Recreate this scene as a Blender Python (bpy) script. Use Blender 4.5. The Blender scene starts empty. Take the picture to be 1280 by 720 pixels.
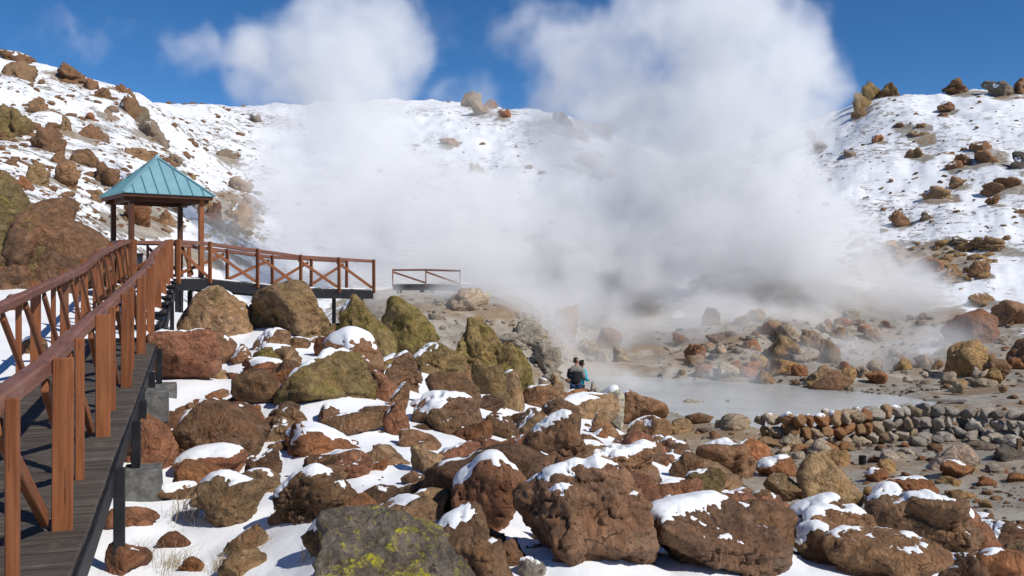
import bpy, bmesh, math, random
import numpy as np
from mathutils import Vector, Matrix, Quaternion

# ------------------------------------------------------------------ camera, world, sun, exposure
SC = bpy.context.scene
COL = SC.collection
FPX, U0, VH = 1155.0, 640.0, 340.0          # focal length in photo pixels, centre column, horizon row
cam_d = bpy.data.cameras.new('camera')
cam = bpy.data.objects.new('camera', cam_d)
COL.objects.link(cam)
cam.location = (0, 0, 0)
cam.rotation_euler = (math.radians(90), 0, 0)
cam_d.sensor_width = 36.0
cam_d.lens = 36.0 * FPX / 1280.0
cam_d.shift_y = -(360.0 - VH) / 1280.0
cam_d.clip_end = 3000
SC.camera = cam

SUN_AZ, SUN_EL = 122.0, 44.0                 # azimuth clockwise from the view direction (+Y), elevation
W = bpy.data.worlds.new('World')
SC.world = W
W.use_nodes = True
wn = W.node_tree.nodes
wl = W.node_tree.links
wn.clear()
sky = wn.new('ShaderNodeTexSky')
sky.sky_type = 'NISHITA'
sky.sun_disc = False
sky.sun_elevation = math.radians(SUN_EL)
sky.sun_rotation = math.radians(SUN_AZ)
sky.altitude = 3000
sky.air_density = 0.75
sky.dust_density = 0.0
sky.ozone_density = 3.0
hsv = wn.new('ShaderNodeHueSaturation')
hsv.inputs['Saturation'].default_value = 1.24
hsv.inputs['Value'].default_value = 1.0
bg = wn.new('ShaderNodeBackground')
bg.inputs['Strength'].default_value = 0.12
wo = wn.new('ShaderNodeOutputWorld')
wl.new(sky.outputs[0], hsv.inputs['Color'])
wl.new(hsv.outputs[0], bg.inputs['Color'])
wl.new(bg.outputs[0], wo.inputs['Surface'])

sun_d = bpy.data.lights.new('sun', 'SUN')
sun_d.energy = 4.2
sun_d.angle = math.radians(0.53)
sun_d.color = (1.0, 0.955, 0.88)
sun = bpy.data.objects.new('sun', sun_d)
COL.objects.link(sun)
_az, _el = math.radians(SUN_AZ), math.radians(SUN_EL)
TO_SUN = Vector((math.sin(_az) * math.cos(_el), math.cos(_az) * math.cos(_el), math.sin(_el)))
sun.rotation_euler = TO_SUN.to_track_quat('Z', 'Y').to_euler()
sun.location = TO_SUN * 50

SC.view_settings.view_transform = 'Standard'
SC.view_settings.look = 'None'
SC.view_settings.exposure = 0.0
SC.view_settings.gamma = 1.0
SC.render.engine = 'CYCLES'
SC.cycles.max_bounces = 12
SC.cycles.diffuse_bounces = 3
SC.cycles.glossy_bounces = 2
SC.cycles.transmission_bounces = 2
SC.cycles.volume_bounces = 7
SC.cycles.transparent_max_bounces = 8
SC.cycles.volume_step_rate = 2.4
SC.cycles.volume_max_steps = 512
SC.cycles.use_denoising = True
SC.cycles.caustics_reflective = False
SC.cycles.caustics_refractive = False

RNG = np.random.default_rng(7)
random.seed(7)

# ------------------------------------------------------------------ numpy noise
_P = RNG.permutation(256).astype(np.int32)
_P = np.concatenate([_P, _P, _P])
_G = RNG.normal(size=(256, 3)).astype(np.float32)
_G /= np.linalg.norm(_G, axis=1, keepdims=True)


def perlin(p):
    p = np.asarray(p, np.float32)
    i = np.floor(p).astype(np.int32)
    f = p - i
    i &= 255
    w = f * f * f * (f * (f * 6 - 15) + 10)
    out = 0
    for dx in (0, 1):
        wx = w[:, 0] if dx else 1 - w[:, 0]
        hx = _P[i[:, 0] + dx]
        for dy in (0, 1):
            wy = w[:, 1] if dy else 1 - w[:, 1]
            hy = _P[hx + i[:, 1] + dy]
            for dz in (0, 1):
                wz = w[:, 2] if dz else 1 - w[:, 2]
                g = _G[_P[hy + i[:, 2] + dz]]
                dot = g[:, 0] * (f[:, 0] - dx) + g[:, 1] * (f[:, 1] - dy) + g[:, 2] * (f[:, 2] - dz)
                out = out + wx * wy * wz * dot
    return out * 1.5


def fbm(p, octaves=4, gain=0.5, ridged=False):
    a, s, t = 1.0, 0, 0
    p = np.asarray(p, np.float32)
    for k in range(octaves):
        n = perlin(p + 17.3 * k)
        if ridged:
            n = 1 - 2 * np.abs(n)
        s = s + a * n
        t += a
        a *= gain
        p = p * 2.03
    return s / t


def smooth01(x):
    x = np.clip(x, 0, 1)
    return x * x * (3 - 2 * x)


# ------------------------------------------------------------------ materials
def new_mat(name):
    m = bpy.data.materials.new(name)
    m.use_nodes = True
    nt = m.node_tree
    nt.nodes.clear()
    out = nt.nodes.new('ShaderNodeOutputMaterial')
    b = nt.nodes.new('ShaderNodeBsdfPrincipled')
    b.inputs['Specular IOR Level'].default_value = 0.25
    nt.links.new(b.outputs[0], out.inputs['Surface'])
    return m, nt, b


class N:
    """small node-tree helper"""

    def __init__(s, nt):
        s.nt = nt

    def _set(s, sock, v):
        if hasattr(v, 'is_output') or isinstance(v, bpy.types.NodeSocket):
            s.nt.links.new(v, sock)
        elif v is not None:
            if isinstance(v, (tuple, list)) and len(v) == 3 and sock.type == 'RGBA':
                v = (*v, 1)
            sock.default_value = v

    def noise(s, vec, scale, detail=6, rough=0.6, dist=0.0, out='Fac'):
        n = s.nt.nodes.new('ShaderNodeTexNoise')
        n.inputs['Scale'].default_value = scale
        n.inputs['Detail'].default_value = detail
        n.inputs['Roughness'].default_value = rough
        n.inputs['Distortion'].default_value = dist
        if vec is not None:
            s._set(n.inputs['Vector'], vec)
        return n.outputs[out]

    def voronoi(s, vec, scale, feature='F1', out='Distance', rand=1.0):
        n = s.nt.nodes.new('ShaderNodeTexVoronoi')
        n.feature = feature
        n.inputs['Scale'].default_value = scale
        n.inputs['Randomness'].default_value = rand
        if vec is not None:
            s._set(n.inputs['Vector'], vec)
        return n.outputs[out]

    def math(s, op, a, b=None, c=None, clamp=False):
        n = s.nt.nodes.new('ShaderNodeMath')
        n.operation = op
        n.use_clamp = clamp
        for k, v in enumerate((a, b, c)):
            if v is not None:
                s._set(n.inputs[k], v)
        return n.outputs[0]

    def mapr(s, v, a, b, c=0.0, d=1.0, smooth=True):
        n = s.nt.nodes.new('ShaderNodeMapRange')
        n.interpolation_type = 'SMOOTHSTEP' if smooth else 'LINEAR'
        s._set(n.inputs['Value'], v)
        for key, x in (('From Min', a), ('From Max', b), ('To Min', c), ('To Max', d)):
            s._set(n.inputs[key], x)
        return n.outputs['Result']

    def mix(s, fac, a, b, mode='MIX'):
        n = s.nt.nodes.new('ShaderNodeMix')
        n.data_type = 'RGBA'
        n.blend_type = mode
        s._set(n.inputs[0], fac)
        s._set(n.inputs[6], a)
        s._set(n.inputs[7], b)
        return n.outputs[2]

    def ramp(s, fac, stops):
        n = s.nt.nodes.new('ShaderNodeValToRGB')
        e = n.color_ramp.elements
        while len(e) > 1:
            e.remove(e[-1])
        e[0].position, e[0].color = stops[0][0], (*stops[0][1], 1)
        for p, c in stops[1:]:
            x = e.new(p)
            x.color = (*c, 1)
        s._set(n.inputs[0], fac)
        return n.outputs[0]

    def bump(s, h, strength, dist, normal=None):
        n = s.nt.nodes.new('ShaderNodeBump')
        n.inputs['Strength'].default_value = strength
        n.inputs['Distance'].default_value = dist
        s._set(n.inputs['Height'], h)
        if normal is not None:
            s._set(n.inputs['Normal'], normal)
        return n.outputs[0]

    def coord(s, which='Object'):
        return s.nt.nodes.new('ShaderNodeTexCoord').outputs[which]

    def pos(s):
        return s.nt.nodes.new('ShaderNodeNewGeometry').outputs['Position']

    def mapping(s, vec, scale=(1, 1, 1), rot=(0, 0, 0)):
        n = s.nt.nodes.new('ShaderNodeMapping')
        n.inputs['Scale'].default_value = scale
        n.inputs['Rotation'].default_value = rot
        s._set(n.inputs['Vector'], vec)
        return n.outputs[0]

    def attr(s, name):
        n = s.nt.nodes.new('ShaderNodeAttribute')
        n.attribute_name = name
        return n.outputs['Fac']

    def info(s, out):
        return s.nt.nodes.new('ShaderNodeObjectInfo').outputs[out]


def mat_rock(name='volcanic_rock', bright_lichen=False):
    m, nt, b = new_mat(name)
    n = N(nt)
    p0 = n.coord('Object')
    w = nt.nodes.new('ShaderNodeVectorMath')
    w.operation = 'MULTIPLY_ADD'
    nt.links.new(n.noise(p0, 4.0, 4, 0.6, out='Color'), w.inputs[0])
    w.inputs[1].default_value = (.22, .22, .22)
    nt.links.new(p0, w.inputs[2])
    p = w.outputs[0]
    big = n.noise(p0, 1.5, 5, 0.6)
    mid = n.noise(p, 6.0, 9, 0.7, 0.5)
    fine = n.noise(p, 30.0, 7, 0.75)
    chip = n.voronoi(n.mapping(p, (1, 1, 1.4), (.5, .3, 0)), 6.5)
    chip2 = n.voronoi(n.mapping(p, (1.5, 1, 1), (0, .6, .4)), 17.0)
    cellc = n.voronoi(n.mapping(p, (1, 1, 1.4), (.5, .3, 0)), 6.5, out='Color')
    sep = nt.nodes.new('ShaderNodeSeparateColor')
    nt.links.new(cellc, sep.inputs[0])
    cell = sep.outputs[0]
    pits = n.voronoi(p, 13.0)
    pit_m = n.mapr(n.math('ADD', pits, n.math('MULTIPLY', fine, 0.5)), 0.30, 0.46, 1, 0)
    pit_m = n.math('MULTIPLY', pit_m, n.mapr(mid, .40, .55))
    base = n.info('Color')
    c = n.mix(n.mapr(mid, 0.34, 0.66), n.mix(1.0, base, (0.52, 0.48, 0.45), 'MULTIPLY'), n.mix(1.0, base, (1.22, 1.14, 1.06), 'MULTIPLY'))
    c = n.mix(0.35, c, n.mix(1.0, c, n.ramp(cell, [(0, (.62, .60, .60)), (1, (1.30, 1.24, 1.16))]), 'MULTIPLY'))
    c = n.mix(n.mapr(big, 0.50, 0.68, 0, 0.6), c, n.mix(1.0, base, (1.14, 0.90, 0.72), 'MULTIPLY'))
    c = n.mix(n.mapr(n.noise(p, 2.7, 7, 0.68), 0.54, 0.72, 0, 0.55), c, n.mix(0.6, base, (0.225, 0.185, 0.14)))
    c = n.mix(n.mapr(fine, 0.56, 0.72, 0, 0.6), c, n.mix(0.6, c, (0.46, 0.36, 0.26)))
    c = n.mix(n.mapr(fine, 0.44, 0.30, 0, 0.6), c, n.mix(1.0, base, (0.36, 0.31, 0.29), 'MULTIPLY'))
    pore = n.noise(p0, 70.0, 5, 0.7)
    c = n.mix(n.mapr(pore, 0.42, 0.33, 0, 0.65), c, n.mix(1.0, base, (0.28, 0.24, 0.22), 'MULTIPLY'))
    crack = n.voronoi(n.mapping(p, (1, 1.6, 1), (.4, .2, .9)), 2.6, 'DISTANCE_TO_EDGE')
    crk = n.math('MULTIPLY', n.mapr(crack, 0.0, 0.016, 1, 0), n.mapr(n.noise(p0, .9, 3, .5), .58, .66))
    c = n.mix(n.math('MULTIPLY', crk, 0.7), c, n.mix(1.0, base, (0.22, 0.19, 0.18), 'MULTIPLY'))
    c = n.mix(n.math('MULTIPLY', pit_m, 0.7), c, n.mix(1.0, base, (0.20, 0.17, 0.16), 'MULTIPLY'))
    # lichen crust, how much of it is per object
    la = n.info('Alpha')
    ln = n.math('ADD', n.math('MULTIPLY', n.noise(p0, 2.0, 8, 0.72, 0.6), 0.5 if bright_lichen else 0.62), n.math('MULTIPLY', n.noise(p0, 16 if bright_lichen else 12, 8, 0.8), 0.5 if bright_lichen else 0.38))
    thr = n.math('SUBTRACT', 0.74, n.math('MULTIPLY', la, 0.36))
    lm = n.mapr(n.math('SUBTRACT', ln, thr), -0.02, 0.05)
    if bright_lichen:
        lc = n.mix(n.mapr(fine, 0.35, 0.65), (0.36, 0.31, 0.015), (0.66, 0.58, 0.03))
    else:
        lc = n.mix(n.mapr(mid, 0.35, 0.65), (0.115, 0.092, 0.022), (0.33, 0.26, 0.070))
    lm = n.math('MULTIPLY', lm, n.mapr(fine, 0.40, 0.55, 0.30, 1.0))
    lm = n.math('MULTIPLY', lm, n.mapr(la, 0.0, 0.04))
    c = n.mix(n.math('MULTIPLY', lm, 0.9), c, lc)
    nt.links.new(c, b.inputs['Base Color'])
    b.inputs['Roughness'].default_value = 0.9
    h = n.math('ADD', n.math('MULTIPLY', mid, 1.3), n.math('MULTIPLY', fine, 0.50))
    h = n.math('ADD', h, n.math('MULTIPLY', chip, 0.9))
    h = n.math('ADD', h, n.math('MULTIPLY', chip2, 0.45))
    h = n.math('SUBTRACT', h, n.math('MULTIPLY', pit_m, 0.5))
    h = n.math('SUBTRACT', h, n.math('MULTIPLY', crk, 0.4))
    h = n.math('ADD', h, n.math('MULTIPLY', pore, 0.22))
    nt.links.new(n.bump(h, 1.0, 0.060), b.inputs['Normal'])
    return m


def mat_snow(name='snow_cover'):
    m, nt, b = new_mat(name)
    n = N(nt)
    p = n.pos()
    f1 = n.noise(p, 2.2, 5, 0.55)
    f2 = n.noise(p, 30, 5, 0.6)
    c = n.mix(n.mapr(f1, 0.3, 0.7), (0.80, 0.81, 0.83), (0.86, 0.865, 0.875))
    nt.links.new(c, b.inputs['Base Color'])
    b.inputs['Roughness'].default_value = 0.65
    b.inputs['Specular IOR Level'].default_value = 0.3
    h = n.math('ADD', n.math('MULTIPLY', f1, 1.0), n.math('MULTIPLY', f2, 0.16))
    nt.links.new(n.bump(h, 0.5, 0.06), b.inputs['Normal'])
    return m


def mat_ground():
    m, nt, b = new_mat('snowy_ground')
    n = N(nt)
    p = n.pos()
    bare, speck = n.attr('bare'), n.attr('speck')
    f1 = n.noise(p, 1.3, 6, 0.6)
    f2 = n.noise(p, 14, 6, 0.65)
    f3 = n.noise(p, 60, 4, 0.6)
    big = n.noise(p, 0.23, 6, 0.62)
    snow = n.mix(n.mapr(f1, 0.3, 0.7), (0.80, 0.81, 0.83), (0.86, 0.865, 0.875))
    # bare earth: grey brown mud, ochre and pale mineral crusts, dark wet patches
    earth = n.mix(n.mapr(f1, 0.3, 0.7), (0.25, 0.212, 0.170), (0.40, 0.352, 0.290))
    earth = n.mix(n.mapr(big, 0.47, 0.62, 0, 0.75), earth, (0.31, 0.20, 0.10))
    earth = n.mix(n.mapr(n.noise(p, 0.6, 7, 0.65), 0.50, 0.62, 0, 0.75), earth, (0.47, 0.43, 0.36))
    earth = n.mix(n.mapr(f2, 0.55, 0.8, 0, 0.6), earth, (0.15, 0.12, 0.095))
    # threshold of snow: bare attribute pushed around by noise at several sizes
    nz = n.math('ADD', n.math('MULTIPLY', n.noise(p, 0.45, 8, 0.7), 0.75), n.math('MULTIPLY', f2, 0.25))
    t = n.math('SUBTRACT', n.math('ADD', bare, n.math('MULTIPLY', n.math('SUBTRACT', nz, 0.5), 1.7)), 0.5)
    bm = n.mapr(t, -0.03, 0.07)
    # tufts and stones poking out of thin snow on the hillsides
    sp = n.noise(n.mapping(p, (1, 1, 2.2)), 1.15, 7, 0.74, 0.5)
    sp_big = n.noise(p, 0.09, 4, 0.5)
    spt = n.math('ADD', sp, n.math('MULTIPLY', n.math('SUBTRACT', sp_big, 0.5), 0.45))
    sm = n.math('MULTIPLY', n.mapr(spt, 0.54, 0.63), speck)
    earth2 = n.mix(n.mapr(f2, 0.35, 0.65), (0.14, 0.10, 0.065), (0.26, 0.20, 0.13))
    c = n.mix(bm, snow, earth)
    c = n.mix(n.math('MULTIPLY', sm, n.math('SUBTRACT', 1.0, bm)), c, earth2)
    nt.links.new(c, b.inputs['Base Color'])
    r = n.mapr(n.math('MULTIPLY', bm, n.mapr(big, 0.35, 0.6)), 0, 1, 0.68, 0.5)
    nt.links.new(r, b.inputs['Roughness'])
    hs = n.math('ADD', n.math('MULTIPLY', f1, .55), n.math('MULTIPLY', f3, 0.04))
    he = n.math('ADD', n.math('MULTIPLY', f2, 1.2), n.math('MULTIPLY', f3, 0.5))
    allb = n.math('MAXIMUM', bm, sm)
    mixh = nt.nodes.new('ShaderNodeMix')
    n._set(mixh.inputs[0], allb)
    n._set(mixh.inputs[2], hs)
    n._set(mixh.inputs[3], he)
    nt.links.new(n.bump(mixh.outputs[0], 0.6, 0.09), b.inputs['Normal'])
    return m


def mat_wood(name, c1, c2, rough=0.6, grain=26, worn=(0.24, 0.17, 0.14), wear=0.5, across=False):
    m, nt, b = new_mat(name)
    n = N(nt)
    p = n.coord('Object')
    r = n.info('Random')
    off = nt.nodes.new('ShaderNodeVectorMath')
    off.operation = 'ADD'
    nt.links.new(p, off.inputs[0])
    cx = nt.nodes.new('ShaderNodeCombineXYZ')
    n._set(cx.inputs[0], n.math('MULTIPLY', r, 37.0))
    n._set(cx.inputs[1], n.math('MULTIPLY', r, 19.0))
    nt.links.new(cx.outputs[0], off.inputs[1])
    q = off.outputs[0]
    g = n.noise(n.mapping(q, (1.6, grain, grain) if across else (grain, grain, 1.6)), 1.0, 6, 0.6, 0.6)
    bl = n.noise(q, 3.0, 5, 0.6)
    c = n.mix(n.mapr(g, 0.3, 0.7), c1, c2)
    c = n.mix(n.mapr(r, 0, 1, 0.0, 0.4), c, n.mix(1.0, c, (0.62, 0.62, 0.66), 'MULTIPLY'))
    c = n.mix(n.mapr(bl, 0.55, 0.75, 0, wear), c, worn)
    c = n.mix(n.mapr(n.noise(q, 42, 4, 0.6), 0.66, 0.74, 0, 0.7), c, (0.03, 0.02, 0.015))
    crack = n.noise(n.mapping(q, (3, 60, 60) if across else (60, 60, 3)), 1.0, 3, 0.5)
    c = n.mix(n.mapr(crack, 0.64, 0.70, 0, 0.75), c, n.mix(1.0, c, (0.25, 0.22, 0.2), 'MULTIPLY'))
    c = n.mix(n.mapr(n.noise(q, 1.1, 4, 0.6), 0.5, 0.7, 0, 0.45), c, n.mix(1.0, c, (0.55, 0.52, 0.52), 'MULTIPLY'))
    nt.links.new(c, b.inputs['Base Color'])
    b.inputs['Roughness'].default_value = rough
    nt.links.new(n.bump(g, 0.35, 0.012), b.inputs['Normal'])
    return m


def mat_plain(name, col, rough=0.7, metal=0.0, var=0.25, scale=8, bumpd=0.01):
    m, nt, b = new_mat(name)
    n = N(nt)
    p = n.coord('Object')
    f = n.noise(p, scale, 6, 0.65)
    lo = tuple(x * (1 - var) for x in col)
    hi = tuple(min(x * (1 + var), 0.95) for x in col)
    nt.links.new(n.mix(n.mapr(f, 0.3, 0.7), lo, hi), b.inputs['Base Color'])
    b.inputs['Roughness'].default_value = rough
    b.inputs['Metallic'].default_value = metal
    nt.links.new(n.bump(f, 0.3, bumpd), b.inputs['Normal'])
    return m


def mat_water():
    m, nt, b = new_mat('milky_water')
    n = N(nt)
    p = n.pos()
    f = n.noise(p, 0.5, 5, 0.6)
    nt.links.new(n.mix(n.mapr(f, 0.3, 0.7), (0.36, 0.375, 0.37), (0.44, 0.45, 0.44)), b.inputs['Base Color'])
    b.inputs['Roughness'].default_value = 0.22
    b.inputs['Specular IOR Level'].default_value = 0.5
    nt.links.new(n.bump(n.noise(n.mapping(p, (1, 2.2, 1)), 5.0, 3, 0.5), 0.12, 0.03), b.inputs['Normal'])
    return m


M_ROCK = mat_rock()
M_ROCK_YELLOW = mat_rock('yellow_lichen_rock', True)
M_SNOW = mat_snow()
M_GROUND = mat_ground()
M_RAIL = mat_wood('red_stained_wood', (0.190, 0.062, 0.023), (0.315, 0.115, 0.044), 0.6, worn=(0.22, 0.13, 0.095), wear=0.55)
M_RAILTOP = mat_wood('weathered_red_wood', (0.17, 0.066, 0.042), (0.25, 0.115, 0.078), 0.6, worn=(0.26, 0.19, 0.165), wear=0.6)
M_PLANK = mat_wood('weathered_deck_wood', (0.040, 0.032, 0.026), (0.095, 0.078, 0.064), 0.75, worn=(0.15, 0.13, 0.115), wear=0.5)
M_DECK = mat_wood('weathered_deck_plank', (0.048, 0.038, 0.031), (0.118, 0.096, 0.078), 0.75, worn=(0.22, 0.19, 0.165), wear=0.6, across=True)
M_DARKWOOD = mat_wood('dark_brown_wood', (0.055, 0.020, 0.010), (0.11, 0.038, 0.018), 0.6, worn=(0.12, 0.07, 0.05), wear=0.3)
M_BLACK = mat_plain('black_painted_steel', (0.016, 0.016, 0.018), 0.5, 0.0, 0.3)
M_CONC = mat_plain('rough_concrete', (0.13, 0.125, 0.115), 0.9, 0.0, 0.4, 14, 0.02)
M_ROOF = mat_plain('teal_sheet_roof', (0.19, 0.355, 0.395), 0.45, 0.0, 0.10, 2.5, 0.004)
M_SEAM = mat_plain('teal_roof_seam', (0.12, 0.26, 0.30), 0.42, 0.0, 0.10, 5, 0.003)
M_WATER = mat_water()
M_STRAW = mat_plain('dry_grass_straw', (0.46, 0.36, 0.21), 0.8, 0, 0.35, 20, 0.002)

# ------------------------------------------------------------------ object helpers


def obj(name, data, parent=None, mat=None, loc=None):
    o = bpy.data.objects.new(name, data)
    COL.objects.link(o)
    if parent is not None:
        o.parent = parent
    if loc is not None:
        o.location = loc
    if mat is not None and data is not None and hasattr(data, 'materials') and not data.materials:
        data.materials.append(mat)
    return o


def tag(o, label, category=None, group=None, kind=None):
    if label:
        o['label'] = label
    if category:
        o['category'] = category
    if group:
        o['group'] = group
    if kind:
        o['kind'] = kind
    return o


def empty(name, loc, label, category, group=None):
    o = bpy.data.objects.new(name, None)
    COL.objects.link(o)
    o.location = loc
    o.empty_display_size = 0.2
    return tag(o, label, category, group)


def np_mesh(name, verts, faces, mat=None, smooth=True):
    verts = np.ascontiguousarray(verts, np.float32)
    faces = np.ascontiguousarray(faces, np.int32)
    k = faces.shape[1]
    me = bpy.data.meshes.new(name)
    me.vertices.add(len(verts))
    me.vertices.foreach_set('co', verts.ravel())
    me.loops.add(faces.size)
    me.loops.foreach_set('vertex_index', faces.ravel())
    me.polygons.add(len(faces))
    me.polygons.foreach_set('loop_start', np.arange(0, faces.size, k, dtype=np.int32))
    me.polygons.foreach_set('use_smooth', np.full(len(faces), smooth))
    me.update(calc_edges=True)
    if mat is not None:
        me.materials.append(mat)
    return me


def box_bm(bm, size, mat4=None, bevel=0.0):
    r = bmesh.ops.create_cube(bm, size=1.0)
    bmesh.ops.scale(bm, vec=size, verts=r['verts'])
    if bevel > 0:
        es = list({e for v in r['verts'] for e in v.link_edges})
        rr = bmesh.ops.bevel(bm, geom=es, offset=bevel, segments=1, affect='EDGES')
        vs = list({v for f in rr['faces'] for v in f.verts} | {v for v in r['verts'] if v.is_valid})
    else:
        vs = r['verts']
    if mat4 is not None:
        bmesh.ops.transform(bm, matrix=mat4, verts=vs)


def bm_mesh(name, bm, mat, smooth=False):
    me = bpy.data.meshes.new(name)
    bm.to_mesh(me)
    bm.free()
    if smooth:
        me.polygons.foreach_set('use_smooth', [True] * len(me.polygons))
    me.materials.append(mat)
    return me


def beam_mesh(name, length, wid, hgt, mat, bevel=0.006):
    """a bevelled timber along local Z"""
    bm = bmesh.new()
    box_bm(bm, (wid, hgt, length), None, bevel)
    return bm_mesh(name, bm, mat)


def beam(name, a, b, wid, hgt, mat, parent, side=None, label=None, bevel=0.006):
    """timber from a to b (world); wid is measured along `side`"""
    a, b = Vector(a), Vector(b)
    z = (b - a)
    L = z.length
    z = z / L
    s = Vector(side) if side is not None else Vector((1, 0, 0))
    x = (s - z * s.dot(z)).normalized()
    y = z.cross(x)
    me = beam_mesh(name, L, wid, hgt, mat, bevel)
    o = bpy.data.objects.new(name, me)
    COL.objects.link(o)
    mw = Matrix((x, y, z)).transposed().to_4x4()
    mw.translation = (a + b) / 2
    if parent is not None:
        o.parent = parent
        mw = Matrix.Translation(-parent.location) @ mw
    o.matrix_local = mw
    if label:
        o['label'] = label
    return o


# ------------------------------------------------------------------ terrain table
# columns: photo column u -> list of (forward distance, height relative to the eye)
COLS = {
    0: [(3, -2.2), (6, -2.0), (9, -1.6), (12, -1.2), (15, -.8), (19, -.5), (24, .5), (30, 2.3), (60, 8.8), (100, 23.6), (130, 26), (260, 25)],
    75: [(3, -2.3), (6.5, -2.1), (9, -1.75), (12, -1.4), (15, -1.0), (19, -.6), (24, .1), (30, 1.2), (50, 5.2), (75, 12.0), (105, 23.8), (135, 25.5), (260, 24)],
    150: [(3, -2.3), (6.5, -2.15), (8, -1.95), (10, -1.8), (13, -1.5), (16, -1.1), (20, -.75), (25, -.7), (30, -.2), (45, 2.3), (70, 8.5), (110, 23), (140, 25), (260, 24)],
    250: [(3, -2.3), (6.5, -2.15), (9, -2.05), (12, -1.85), (15, -1.5), (20, -.85), (26, -1.6), (35, -2.5), (50, .9), (75, 6.5), (120, 18.2), (150, 29), (200, 30), (260, 30)],
    340: [(3, -2.2), (6.5, -2.05), (10, -1.85), (15, -1.35), (20, -.8), (26, -2.0), (35, -4), (50, -3), (70, 2.4), (100, 9.1), (140, 20), (180, 33.7), (260, 34)],
    470: [(3, -1.9), (5, -1.75), (10, -1.8), (15, -1.65), (19, -1.55), (25, -3), (34, -4.6), (40.5, -1.05), (54, -1.0), (66, -.3), (90, 4.7), (130, 14.6), (180, 34.6), (260, 35)],
    540: [(3, -1.85), (5, -1.8), (10, -1.9), (15, -1.95), (18.5, -1.9), (25, -3.4), (32, -4.7), (36, -3.6), (40, -.98), (55, -.95), (68, -.2), (90, 4.3), (130, 15.2), (180, 34.3), (260, 34)],
    665: [(3, -1.8), (5, -1.8), (9, -2.05), (15, -2.45), (20, -2.9), (25, -3.7), (31, -5.1), (36, -4.6), (40, -1.5), (46, -1.15), (58, -1.4), (75, .4), (110, 8.6), (170, 31), (260, 30)],
    600: [(3, -1.8), (5, -1.8), (9, -2.0), (15, -2.2), (18, -2.25), (25, -3.7), (31.5, -5), (36.5, -4.0), (41, -1.02), (58, -1.1), (70, -.2), (90, 3.9), (130, 15.8), (180, 34), (260, 33)],
    720: [(3, -1.8), (5, -1.8), (9, -2.1), (15, -2.65), (24, -3.5), (28.4, -3.98), (32, -5.2), (45, -5), (55, -4.3), (75, .65), (110, 8.6), (170, 30), (260, 29)],
    800: [(3, -1.85), (5, -1.85), (9, -2.25), (14, -2.75), (20, -3.6), (25, -4.7), (29, -5.2), (42, -5.2), (50, -4.2), (58, -3.2), (75, -1.4), (110, 5.7), (170, 23.5), (260, 23)],
    900: [(3, -1.9), (5, -1.9), (9, -2.4), (13, -3.0), (18, -4.3), (22, -5), (30, -5.2), (43.5, -5.15), (50, -3.5), (58, -2.1), (70, -.8), (100, 4.3), (150, 19.5), (260, 20)],
    1000: [(3, -1.95), (5, -1.95), (9, -2.6), (12, -3.1), (15, -4.1), (19, -4.85), (30, -5.15), (43, -5.1), (50, -3.1), (58, -1.7), (75, 1.4), (105, 10), (140, 23.8), (260, 23)],
    1100: [(3, -2.0), (5, -2.05), (8, -2.6), (11, -3.15), (14, -4.2), (18, -4.8), (30, -5.0), (44, -4.9), (55, -4.3), (70, 0), (95, 9), (125, 25.0), (260, 25)],
    1280: [(3, -2.1), (5, -2.2), (8, -2.8), (10.5, -3.25), (13, -4.2), (17, -4.7), (30, -4.85), (42, -4.4), (55, -2.4), (75, 3.9), (95, 12.3), (120, 24.9), (260, 25)],
}
_us = np.linspace(-60, 1340, 141)
_ld = np.linspace(math.log(1.0), math.log(400.0), 420)
_cu = sorted(COLS)
_ct = np.array([np.interp(np.exp(_ld), [a for a, _ in COLS[u]], [b for _, b in COLS[u]]) for u in _cu])
TAB = np.array([[np.interp(u, _cu, _ct[:, j]) for j in range(len(_ld))] for u in _us])


def _gauss(a, sig, axis):
    r = int(sig * 3)
    k = np.exp(-0.5 * (np.arange(-r, r + 1) / sig) ** 2)
    k /= k.sum()
    pad = [(0, 0), (0, 0)]
    pad[axis] = (r, r)
    p = np.pad(a, pad, mode='edge')
    return np.apply_along_axis(lambda v: np.convolve(v, k, 'valid'), axis, p)


TAB = _gauss(_gauss(TAB, 3.0, 0), 3.5, 1)
A_MAX = math.radians(31.0)


def base_z(x, y, detail=True):
    x, y = np.asarray(x, float), np.asarray(y, float)
    th = np.arctan2(x, y)
    r = np.hypot(x, y)
    tc = np.clip(th, -A_MAX, A_MAX)
    u = U0 + FPX * np.tan(tc)
    d = np.maximum(r * np.cos(tc), 1.0)
    fi = np.clip((u - _us[0]) / (_us[1] - _us[0]), 0, len(_us) - 1.001)
    fj = np.clip((np.log(d) - _ld[0]) / (_ld[1] - _ld[0]), 0, len(_ld) - 1.001)
    i, j = fi.astype(int), fj.astype(int)
    a, b = fi - i, fj - j
    z = (TAB[i, j] * (1 - a) + TAB[i + 1, j] * a) * (1 - b) + (TAB[i, j + 1] * (1 - a) + TAB[i + 1, j + 1] * a) * b
    # behind the camera the hills give way to a rolling plateau
    k = smooth01((np.abs(th) - math.radians(75)) / math.radians(70))
    z = z * (1 - k) + (-2.0) * k
    if detail:
        sh = z.shape
        P = np.stack([x.ravel(), y.ravel(), np.zeros(x.size)], 1)
        dd = d.ravel()
        n1 = fbm(P * 0.09, 3) * np.clip((dd - 25) / 60, 0, 1) * 1.6
        n2 = fbm(P * 0.45 + 5, 4) * (0.06 + np.clip((dd - 34) / 8, 0, 1) * .14 + np.clip((dd - 20) / 60, 0, 1) * 0.35)
        n3 = fbm(P * 2.2 + 9, 3) * 0.025
        z = z + (n1 + n2 + n3).reshape(sh)
    return z


POOL_Z = -5.12


def on_plane(u, v, z):
    d = (VH - v)
    y = z * FPX / d
    return ((u - U0) * y / FPX, y)


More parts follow.
